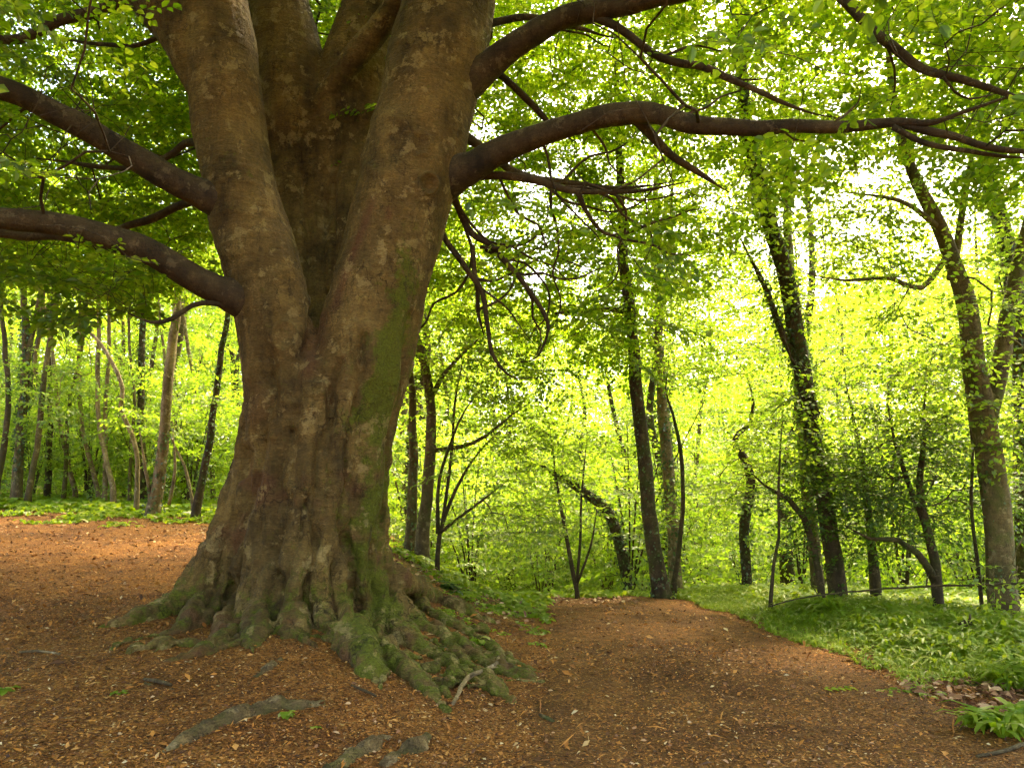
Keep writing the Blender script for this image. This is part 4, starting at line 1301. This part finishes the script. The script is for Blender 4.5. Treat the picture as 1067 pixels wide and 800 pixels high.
gp = np.random.default_rng(2024)
for k in range(7):
    px0 = [12, 66, 78, 112, 136, 190, 226][k] + gp.normal() * 2
    Yp = gp.uniform(20.5, 25); lean = gp.normal() * 26; rp = gp.uniform(1.2, 2.3)
    make_tree('pole_stem', 'thin bare pole among the trunks left of the beech', 'sapling', [([(px0, 512, Yp, rp * 1.25), (px0 + lean * .2 + gp.normal() * 2, 470, Yp, rp * 1.1), (px0 + lean * .45 + gp.normal() * 3, 420, Yp, rp), (px0 + lean * .8 + gp.normal() * 3, 350, Yp, rp * .9),
        (px0 + lean * 1.2, 270, Yp, rp * .75), (px0 + lean * 1.6, 180, Yp, rp * .5)], .6)], ['bark_pale', 'bark_grey', 'bark_pale'][k % 3], boxes=[(px0 + lean * 1.4, 260, Yp, 1.0, 1.0, .9, 12)],
        leaf=.11, seed=80 + k, group='thin poles left of the beech', twigs=False, slim=1.0)
# ------------------------------------------------------------------ trees of the wood behind (copies)
def proto_tree(seed, kind):
    g = np.random.default_rng(500 + seed)
    root = empty('wood_tree' if kind == 'tall' else 'understorey_bush', (0, 0, 0))
    tr, cr = MB(), MB()
    if kind == 'tall':
        H = g.uniform(13, 17)
        n = 9
        P = np.stack([np.cumsum(g.normal(size=n) * .22), np.cumsum(g.normal(size=n) * .22), np.linspace(-.1, H, n)], 1)
        P -= [P[0, 0], P[0, 1], 0]
        r = np.linspace(.17, .03, n) * g.uniform(.7, 1.2)
        P, r = resample(P, r, .3)
        paths = [(P, r, 0, .25)]
        N = 270
        u = unit(g.normal(size=(N, 3))) * (g.random(N) ** .38)[:, None]
        A = np.array([P[-1, 0] * .6, P[-1, 1] * .6, H * .66]) + u * [3.0, 3.0, H * .36]
        # clumps and gaps
        A = A[perlin(A * .55 + seed * 9) > -.3]
        leaf = .125
    else:
        paths = []
        for k in range(6):
            a = k * 1.05 + g.uniform(-.3, .3)
            L = g.uniform(2.2, 4.2)
            s = g.uniform(.15, .5)
            P = np.array([[0, 0, -.1], [math.cos(a) * s * L * .35, math.sin(a) * s * L * .35, L * .5], [math.cos(a) * s * L, math.sin(a) * s * L, L]])
            paths.append((*resample(P, [.028, .018, .008], .25), 0, .3))
        N = 130
        u = unit(g.normal(size=(N, 3))) * (g.random(N) ** .4)[:, None]
        A = np.array([0, 0, 1.9]) + u * [1.9, 1.9, 2.0]
        A = A[A[:, 2] > .25]
        leaf = .11
    for P, r, _, _ in paths:
        V, Q, T = tube(P, r, 9, True)
        tr.add(V, Q, T)
    ch, tips, dirs, tl = grow(paths, A, g, tip_r=.006, alpha=.15, wig=.08)
    for P, r, _ in ch:
        V, Q, _ = tube(P, r, 5 if r.max() > .02 else 3)
        tr.add(V, Q)
    put_sprays(tips, dirs, SPRAY_FAR if kind == 'tall' else SPRAY_FAR, cr, [tr], np.zeros(len(tips), int), leaf, g, False, (.8, 1.25) if kind == 'tall' else (.6, .95), False, .05)
    tr.build('trunk' if kind == 'tall' else 'stem', M['bark_grey' if seed % 2 else 'bark_dark'], root)
    cr.build('crown' if kind == 'tall' else 'foliage', M['wood_leaf'], root, smooth=False)
    return root


TALL = [proto_tree(k, 'tall') for k in range(4)]
BUSH = [proto_tree(10 + k, 'bush') for k in range(3)]
used = set()
g = np.random.default_rng(77)


def place(protos, x, y, s, label, group, cat):
    k = int(g.integers(0, len(protos)))
    p = protos[k]
    if p.name in used:
        o = copy_tree(p)
    else:
        used.add(p.name); o = p
    o.location = (x, y, T1(x, y) - .05)
    o.rotation_euler = (R(g.normal() * 2.5), R(g.normal() * 2.5), g.uniform(0, 6.28))
    o.scale = (s, s, s * g.uniform(.92, 1.1))
    tag(o, label, cat, group)
    return o


placed = []


def scatter(protos, n, u0, u1, y0, y1, mind, sc, label, group, cat, avoid=()):
    c = 0
    for _ in range(n * 40):
        if c >= n: break
        y = math.sqrt(g.uniform(y0 * y0, y1 * y1))
        px = g.uniform(u0, u1)
        x = (px - 533.5) / F * y
        if any((x - a) ** 2 + (y - b) ** 2 < mind * mind for a, b in placed): continue
        if any(abs(px - a) < w and y < yy for a, w, yy in avoid): continue
        placed.append((x, y))
        place(protos, x, y, g.uniform(*sc), label, group, cat)
        c += 1


scatter(TALL, 20, -140, 330, 23.5, 44, 2.2, (.85, 1.1), 'tall thin tree deep in the wood left of the beech', 'background trees left of the beech', 'tree')
scatter(TALL, 18, 330, 720, 20, 44, 2.5, (.8, 1.05), 'sunlit tree standing in the hollow beyond the path crest', 'trees in the hollow beyond the crest', 'tree', [(735, 30, 60)])
scatter(TALL, 20, 760, 1220, 16, 44, 2.5, (.85, 1.1), 'sunlit tree deep in the wood right of the path', 'background trees right of the path', 'tree', [(735, 45, 60), (900, 40, 26)])
placed = []
scatter(BUSH, 26, -120, 270, 20.5, 34, 1.3, (.8, 1.2), 'leafy bush among the thin trunks left of the beech', 'bushes left of the beech', 'bush')
scatter(BUSH, 24, 400, 730, 16, 28, 1.5, (.7, 1.15), 'bright leafy bush in the hollow beyond the path crest', 'bushes in the hollow beyond the crest', 'bush')
scatter(BUSH, 22, 760, 1150, 13.2, 26, 1.4, (.7, 1.1), 'leafy bush behind the trunks right of the path', 'bushes right of the path', 'bush')

scatter(BUSH, 30, 395, 800, 16.5, 34, 1.1, (.45, .75), 'bright leafy bush in the hollow beyond the path crest', 'bushes in the hollow beyond the crest', 'bush')
# far wood: one mass
g = np.random.default_rng(88)
fw = MB()
for k in range(1250):
    px = g.uniform(-250, 1320)
    y = g.uniform(44, 80)
    x = (px - 533.5) / F * y
    z0 = T1(x, y)
    top = np.interp(px, [0, 400, 690, 740, 800, 1067], [22, 19, 14, 9.5, 15, 22]) * y / 60
    c = np.array([x, y, z0 + (max(top, z0 + 6) - z0) * g.random() ** 1.25 + .5])
    n = 200
    u = unit(g.normal(size=(n, 3))) * (g.random(n) ** .33)[:, None] * [2.6, 2.6, 1.7]
    leaves(fw, c + u, g.normal(size=(n, 3)) * [1, 1, .5], np.array([0, 0, 1.0]) + g.normal(size=(n, 3)) * .6, g.uniform(.32, .62, n), .6, False)
fw.build('far_wood', M['wood_leaf'], kind='stuff', smooth=False, label='bright mass of distant leafy wood across the hollow', cat='woods')

# ------------------------------------------------------------------ ground cover, litter
def herbs(mb, x, y, size, g, nl=5, wid=.16, flat=.0):
    """arching strap or oval leaves from a common base"""
    n = len(x)
    z = terrain(x, y)
    B = np.stack([x, y, z - .005], 1)
    for k in range(nl):
        a = g.uniform(0, 6.283, n)
        L = size * g.uniform(.6, 1.15, n)
        up = g.uniform(.55, 1.3, n) * (1 - flat)
        d = np.stack([np.cos(a), np.sin(a), up], 1); d = unit(d)
        side = np.stack([-np.sin(a), np.cos(a), 0 * a], 1)
        w = (L * wid * g.uniform(.7, 1.2, n))[:, None]
        p1 = B + d * (L * .5)[:, None]
        d2 = unit(d + np.array([0, 0, -.75]))
        p2 = p1 + d2 * (L * .34)[:, None]
        d3 = unit(d2 + np.array([0, 0, -.6]))
        p3 = p2 + d3 * (L * .25)[:, None]
        up_ = np.array([0, 0, .12])
        V = np.stack([B - side * w * .3, B + side * w * .3, p1 + side * w + up_ * w, p1 - side * w + up_ * w, p2 + side * w * .8, p2 - side * w * .8, p3 + side * w * .08, p3 - side * w * .08], 1).reshape(-1, 3)
        i = np.arange(n)[:, None] * 8
        mb.add(V, np.concatenate([i + np.array([[0, 1, 2, 3]]), i + np.array([[3, 2, 4, 5]]), i + np.array([[5, 4, 6, 7]])], 0))


g = np.random.default_rng(99)
gc = MB()
n = 17000
y = np.sqrt(g.uniform(5.4 ** 2, 16 ** 2, n)); x = 3.0 + g.random(n) ** 1.1 * 8.5
nz = perlin(np.stack([x * 1.3, y * 1.3, 0 * x], 1))
lim = np.interp(y, py_, xr) + .08 + .22 * np.clip(nz, -.5, 1)
ok = (x > lim) & (y > 6.15 - .18 * (x - 3.5) + .8 * nz) & (nz > -.55)
# the patch of bare leaf litter near the corner
ok &= ((x - 3.75) / .55) ** 2 + ((y - 6.2) / .55) ** 2 > 1
x, y, nz = x[ok], y[ok], nz[ok]
ed = np.clip((x - np.interp(y, py_, xr)) / 1.2, .35, 1)
herbs(gc, x, y, .37 * ed * g.uniform(.5, 1.35, len(x)), g, 8, .045, -.45)
herbs(gc, x[1::4], y[1::4], .30 * ed[1::4] * g.uniform(.6, 1.2, len(x[1::4])), g, 4, .12, .0)
herbs(gc, x[::2], y[::2], .17 * ed[::2], g, 5, .26, .2)
n = 1500                                     # crest and beyond
y = g.uniform(13.4, 17.5, n); x = g.uniform(-2.5, 7, n); ok = ~on_path(x, np.minimum(y, 13.8)) | (y > 14.3)
herbs(gc, x[ok], y[ok], .26 * g.uniform(.6, 1.3, ok.sum()), g, 5, .14)
n = 1300                                     # bank right of the beech
y = g.uniform(10.2, 14, n); x = g.uniform(-2.6, .5, n)
nz = perlin(np.stack([x * 1.8, y * 1.8, 0 * x + 4], 1)); ok = (nz > -.05 - (y - 11.3) * .35) & ~on_path(x, y)
herbs(gc, x[ok], y[ok], .13 * g.uniform(.6, 1.3, ok.sum()) * (1 + S((y[ok] - 12) / 1) * 1.0), g, 5, .24, .2)
n = 340
y = g.uniform(8.6, 11, n); x = g.uniform(-.9, .4, n)
nz = perlin(np.stack([x * 2, y * 2, 0 * x + 8], 1)); ok = (nz > .05) & ~on_path(x, y)
herbs(gc, x[ok], y[ok], .07 * g.uniform(.6, 1.3, ok.sum()), g, 5, .28, .3)
n = 4200                                     # strip of weeds under the wood on the left
n = 6500
y = g.uniform(14.5, 24, n); x = g.uniform(-18, -3.5, n)
nz = perlin(np.stack([x * .7, y * .9, 0 * x + 6], 1)); ok = nz > .35 - (y - 16) * .22
herbs(gc, x[ok], y[ok], .22 * g.uniform(.5, 1.3, ok.sum()) * (1 + S((y[ok] - 18.5) / 2)), g, 5, .16, .1)
gc.build('ground_cover', M['herb_leaf'], kind='stuff', smooth=False, label='bright green herbs carpeting the verge and the wood floor', cat='herbs')

# copper bud scales and leaf flakes
lt = MB()


def flakes(n, y0, y1, size, path_share=1.0, px0=-60, px1=1130):
    y = y0 * (y1 / y0) ** g.random(n)
    x = (g.uniform(px0, px1, n) - 533.5) / F * y
    onp = on_path(x, y)
    keep = (~onp | (g.random(n) < path_share))
    keep &= ~((x > 4.4) & (y > 6.8)) & ~((y > 13.3) & (x > -3))
    x, y, onp = x[keep], y[keep], onp[keep]
    z = terrain(x, y) + np.where(onp, .016, .004)
    P = np.stack([x, y, z], 1)
    m = len(x)
    D = g.normal(size=(m, 3)) * [1, 1, .28]
    N = np.array([0, 0, 1.0]) + g.normal(size=(m, 3)) * .38
    L = size * np.exp(g.normal(size=m) * .35)
    leaves(lt, P, D, N, L, .5, False)


flakes(70000, 3.4, 9.0, .020, .8)
flakes(22000, 7.0, 22.0, .042, .6)
flakes(6500, 3.4, 12.0, .037, .5)
n = 900
y = 3.4 * (13 / 3.4) ** g.random(n); x = (g.uniform(-60, 1000, n) - 533.5) / F * y
P = np.stack([x, y, terrain(x, y) + np.where(on_path(x, y), .022, .010)], 1)
leaves(lt, P, g.normal(size=(n, 3)) * [1, 1, .12], np.array([0, 0, 1.0]) + g.normal(size=(n, 3)) * .3, g.uniform(.06, .2, n), .07, False)
lt.build('leaf_litter', M['litter'], kind='stuff', smooth=False, label='copper brown bud scales and dead leaf flakes strewn on the ground', cat='leaf litter')

dl = MB()
n = 520
a = g.uniform(0, 6.28, n); rr = np.sqrt(g.random(n))
x = 3.85 + rr * np.cos(a) * .75; y = 6.25 + rr * np.sin(a) * .75
ok = ~on_path(x, y)
x, y = x[ok], y[ok]
P = np.stack([x, y, terrain(x, y) + .012 + .02 * g.random(len(x))], 1)
leaves(dl, P, g.normal(size=(len(x), 3)) * [1, 1, .25], np.array([0, 0, 1.0]) + g.normal(size=(len(x), 3)) * .45, g.uniform(.05, .10, len(x)), .55, True)
n = 260
y = g.uniform(9.5, 12.6, n); x = g.uniform(-1.9, .35, n)
P = np.stack([x, y, terrain(x, y) + .015], 1)
leaves(dl, P, g.normal(size=(n, 3)) * [1, 1, .25], np.array([0, 0, 1.0]) + g.normal(size=(n, 3)) * .45, g.uniform(.05, .1, n), .6, True)
n = 200
y = g.uniform(12.6, 14.2, n); x = g.uniform(.2, 2.0, n)
P = np.stack([x, y, terrain(x, y) + .025], 1)
leaves(dl, P, g.normal(size=(n, 3)) * [1, 1, .25], np.array([0, 0, 1.0]) + g.normal(size=(n, 3)) * .45, g.uniform(.05, .1, n), .6, True)
n = 1400
y = g.uniform(13, 20, n); x = g.uniform(-15, -3.6, n)
P = np.stack([x, y, terrain(x, y) + .015], 1)
leaves(dl, P, g.normal(size=(n, 3)) * [1, 1, .25], np.array([0, 0, 1.0]) + g.normal(size=(n, 3)) * .45, g.uniform(.05, .11, n), .6, False)
n = 900
y = 3.4 * (12 / 3.4) ** g.random(n); x = (g.uniform(-60, 900, n) - 533.5) / F * y
P = np.stack([x, y, terrain(x, y) + np.where(on_path(x, y), .022, .01)], 1)
leaves(dl, P, g.normal(size=(n, 3)) * [1, 1, .3], np.array([0, 0, 1.0]) + g.normal(size=(n, 3)) * .5, g.uniform(.018, .06, n) * (.5 + y / 16), .55, True)
dl.build('dry_leaves', M['dry'], kind='stuff', smooth=False, label='pale dry leaves lying in drifts beside the path and on the bank', cat='dead leaves')

# ------------------------------------------------------------------ single small things
def clump(name, label, cat, px, py, n, size, spread, nl=7, wid=.12, flat=0., mat='herb_leaf'):
    p = ground_hit(px, py)
    m = MB()
    herbs(m, p[0] + g.normal(size=n) * spread, p[1] + g.normal(size=n) * spread, size * g.uniform(.7, 1.2, n), g, nl, wid, flat)
    p[2] = T1(p[0], p[1])
    m.build(name, M[mat], None, smooth=False, label=label, cat=cat, origin=p)


clump('ramsons_clump', 'lush clump of broad strap leaves at the lower right corner', 'plant', 1046, 764, 26, .30, .10, 8, .075, -.5)
clump('ramsons_clump', 'smaller clump of strap leaves just above the lower right corner clump', 'plant', 1062, 715, 18, .28, .10, 8, .075, -.5)
clump('weed_patch', 'low yellowish green weed at the path edge above the bare leaves', 'plant', 945, 722, 12, .10, .10, 6, .2, .4)
clump('weed_patch', 'low green weeds spilling onto the path edge below the verge', 'plant', 925, 690, 12, .14, .06, 6, .18, .3)
clump('seedling', 'tiny bright seedling growing against the long foreground root', 'seedling', 300, 746, 2, .09, .01, 6, .3, .1)
clump('seedling', 'tiny green seedling in the litter right of the long root', 'seedling', 329, 758, 2, .05, .01, 5, .3, .4)
clump('seedling', 'low dark green seedling at the far left of the litter', 'seedling', 9, 720, 3, .08, .02, 6, .3, .4)
clump('seedling', 'small fresh green shoots in the litter left of the beech roots', 'seedling', 128, 722, 3, .06, .012, 6, .25, .3)
clump('root_plant', 'small leafy plant growing among the roots at the right of the beech', 'plant', 503, 670, 9, .15, .05, 6, .24, .2)
clump('root_plant', 'broad leaved plant on the bank above the beech roots', 'plant', 466, 614, 9, .20, .06, 6, .22, .1, 'dark_leaf')


def stick(name, label, cat, pts, mat, lift=.01, side=(), step=.05):
    P, r = [], []
    for q in pts:
        a, b, c = q[:3]
        if len(q) > 3:
            p = W(a, b, q[3])
        else:
            p = ground_hit(a, b) + np.array([0, 0, c * .005 + lift])
        P.append(p); r.append(c * mpp(p))
    origin = P[0].copy()
    P, r = resample(P, r, step)
    P = P + .008 * np.stack([perlin(P * 5 + k * 9) for k in range(3)], 1)
    m = MB()
    V, Q, T = tube(P, r, 8, True, .05); m.add(V, Q, T)
    for f, d, L in side:
        k = int(f * (len(P) - 1))
        q = np.array(d, float)
        V, Q, T = tube(np.array([P[k], P[k] + q * L * .5 + [0, 0, .01], P[k] + q * L]), np.array([r[k] * .7, r[k] * .5, r[k] * .2]), 6, True); m.add(V, Q, T)
    m.build(name, M[mat], None, label=label, cat=cat, origin=origin)


stick('twig', 'pale forked twig lying across the mossy roots', 'twig', [(472, 742, 2), (482, 722, 2.4), (490, 712, 2.5), (508, 705, 2.6), (518, 697, 2.2), (519, 684, 1.6)], 'bark_pale', .05, [(.45, (.4, -.3, .2), .2), (.6, (.6, .3, .1), .18)])
stick('fallen_pole', 'long thin fallen pole resting among the herbs below the holly', 'branch', [(800, 632, .6, 10.2), (840, 622, .8, 10.1), (900, 615, 1.0, 9.9), (960, 611, 1.1, 9.7), (1020, 609, 1.2, 9.5), (1090, 607, 1.3, 9.3)], 'bark_dark', side=[(.2, (-.3, .1, .5), .3), (.6, (.2, 0, .6), .25)])
stick('twig', 'thin bare twig on the path at the lower right', 'twig', [(1018, 792, 1.6), (1040, 789, 2), (1066, 781, 2.2), (1085, 778, 2)], 'bark_grey', .02)
stick('twig', 'short brown twig lying in the litter left of the long root', 'twig', [(150, 710, 1.5), (163, 713, 2.2), (178, 717, 1.8)], 'bark_limb', .012)
stick('twig', 'short dark stick at the left edge of the path below the roots', 'twig', [(563, 748, 2), (570, 752, 2.6), (577, 755, 2)], 'bark_dark', .012)
stick('twig', 'thin dry twig in the litter beside the foot of the largest root', 'twig', [(366, 716, 1), (380, 722, 1.5), (392, 728, 1.2)], 'bark_limb', .012)
stick('twig', 'pale bare twig on the left litter near the weeds', 'twig', [(20, 682, 1), (40, 680, 1.4), (62, 683, 1)], 'bark_pale', .012)
# broken dark stump
p = ground_hit(1006, 668)
zz = T1(p[0], p[1])
m = MB()
P, r = resample([[p[0], p[1], zz - .05], [p[0] + .01, p[1], zz + .10], [p[0] + .03, p[1] + .02, zz + .22]], [.10, .075, .05], .04)
V, Q, T = tube(P, r * (1 + .1 * perlin(P * 9)), 14, True, .08); m.add(V, Q, T)
V, Q, T = tube(np.array([[p[0] + .06, p[1], zz + .17], [p[0] + .08, p[1], zz + .29]]), np.array([.03, .006]), 6, True); m.add(V, Q, T)
m.build('stump', M['bark_dark'], None, label='small dark broken stump among the herbs beside the forked trunk', cat='stump', origin=(p[0], p[1], zz))
# pale stone
p = ground_hit(195, 538)
bmv = MB()
th = np.linspace(0, np.pi, 9); ph = np.arange(14) * 2 * np.pi / 14
V = np.stack([np.sin(th)[:, None] * np.cos(ph), np.sin(th)[:, None] * np.sin(ph), np.repeat(np.cos(th)[:, None], 14, 1)], -1).reshape(-1, 3)
V = V * (1 + .25 * perlin(V * 1.6 + 4))[:, None] * [.17, .12, .08] + [p[0], p[1], T1(p[0], p[1]) + .03]
i = np.arange(8)[:, None] * 14; j = np.arange(14)[None, :]; j2 = (j + 1) % 14
bmv.add(V, np.stack([i + j, i + 14 + j, i + 14 + j2, i + j2], -1).reshape(-1, 4))
bmv.build('stone', M['stone'], None, label='pale rounded stone by the foot of the dark winding trunk', cat='stone', origin=(p[0], p[1], T1(p[0], p[1])))
# fresh sprig fallen on the path
p = ground_hit(872, 721)
m = MB()
n = 9
t = np.linspace(-.5, .5, n)
Pp = np.stack([p[0] + t * .22, p[1] + t * .03, np.full(n, T1(p[0], p[1]) + .03)], 1)
leaves(m, Pp, np.stack([np.ones(n) * .5, np.where(np.arange(n) % 2, 1, -1) * .8, np.zeros(n) + .05], 1), np.tile([0, .1, 1.0], (n, 1)) + g.normal(size=(n, 3)) * .2, np.full(n, .085), .5, True)
m.build('leaf_sprig', M['herb_leaf'], None, smooth=False, label='fresh green leaf sprig fallen on the brown path', cat='leaf sprig', origin=(p[0], p[1], p[2]))

# ------------------------------------------------------------------ camera, light
cam = bpy.data.cameras.new('camera')
cam.sensor_width = 36
cam.lens = 36 * F / 1067
cam.clip_end = 1500
co_ = bpy.data.objects.new('camera', cam)
COL.objects.link(co_)
co_.location = CAM
co_.rotation_euler = (R(90) + PITCH, 0, 0)
SC.camera = co_

SUN_EL, SUN_AZ = R(52), R(28)           # azimuth from +Y towards +X: the sun stands behind the wood, a little right
w = bpy.data.worlds.new('World'); SC.world = w
w.use_nodes = True
nt = w.node_tree
bg = nt.nodes['Background']
sky = nt.nodes.new('ShaderNodeTexSky')
sky.sky_type = 'NISHITA'
sky.sun_disc = False
sky.sun_elevation = SUN_EL
sky.sun_rotation = SUN_AZ
sky.air_density = 1.0; sky.dust_density = 3.0; sky.ozone_density = 1.0
nt.links.new(sky.outputs[0], bg.inputs[0])
bg.inputs[1].default_value = .15
sl = bpy.data.lights.new('sun', 'SUN')
sl.energy = 4.2
sl.angle = R(11)
sl.color = (1, .92, .74)
so = bpy.data.objects.new('sun', sl); COL.objects.link(so)
d = Vector((math.sin(SUN_AZ) * math.cos(SUN_EL), math.cos(SUN_AZ) * math.cos(SUN_EL), math.sin(SUN_EL)))
so.rotation_euler = d.to_track_quat('Z', 'Y').to_euler()
so.location = d * 60

SC.view_settings.view_transform = 'Standard'
SC.view_settings.look = 'None'
SC.view_settings.exposure = 3.0
SC.view_settings.use_white_balance = True
SC.view_settings.white_balance_temperature = 8200
SC.view_settings.white_balance_tint = 10
SC.view_settings.gamma = 1.0
SC.render.engine = 'CYCLES'
cy = SC.cycles
cy.use_denoising = True
try:
    cy.denoiser = 'OPENIMAGEDENOISE'
except Exception:
    pass
cy.max_bounces = 5
cy.diffuse_bounces = 3
cy.glossy_bounces = 2
cy.transmission_bounces = 4
cy.transparent_max_bounces = 4
cy.sample_clamp_indirect = 6
cy.use_adaptive_sampling = True
cy.adaptive_threshold = .04
cy.use_light_tree = False
cy.caustics_reflective = False
cy.caustics_refractive = False
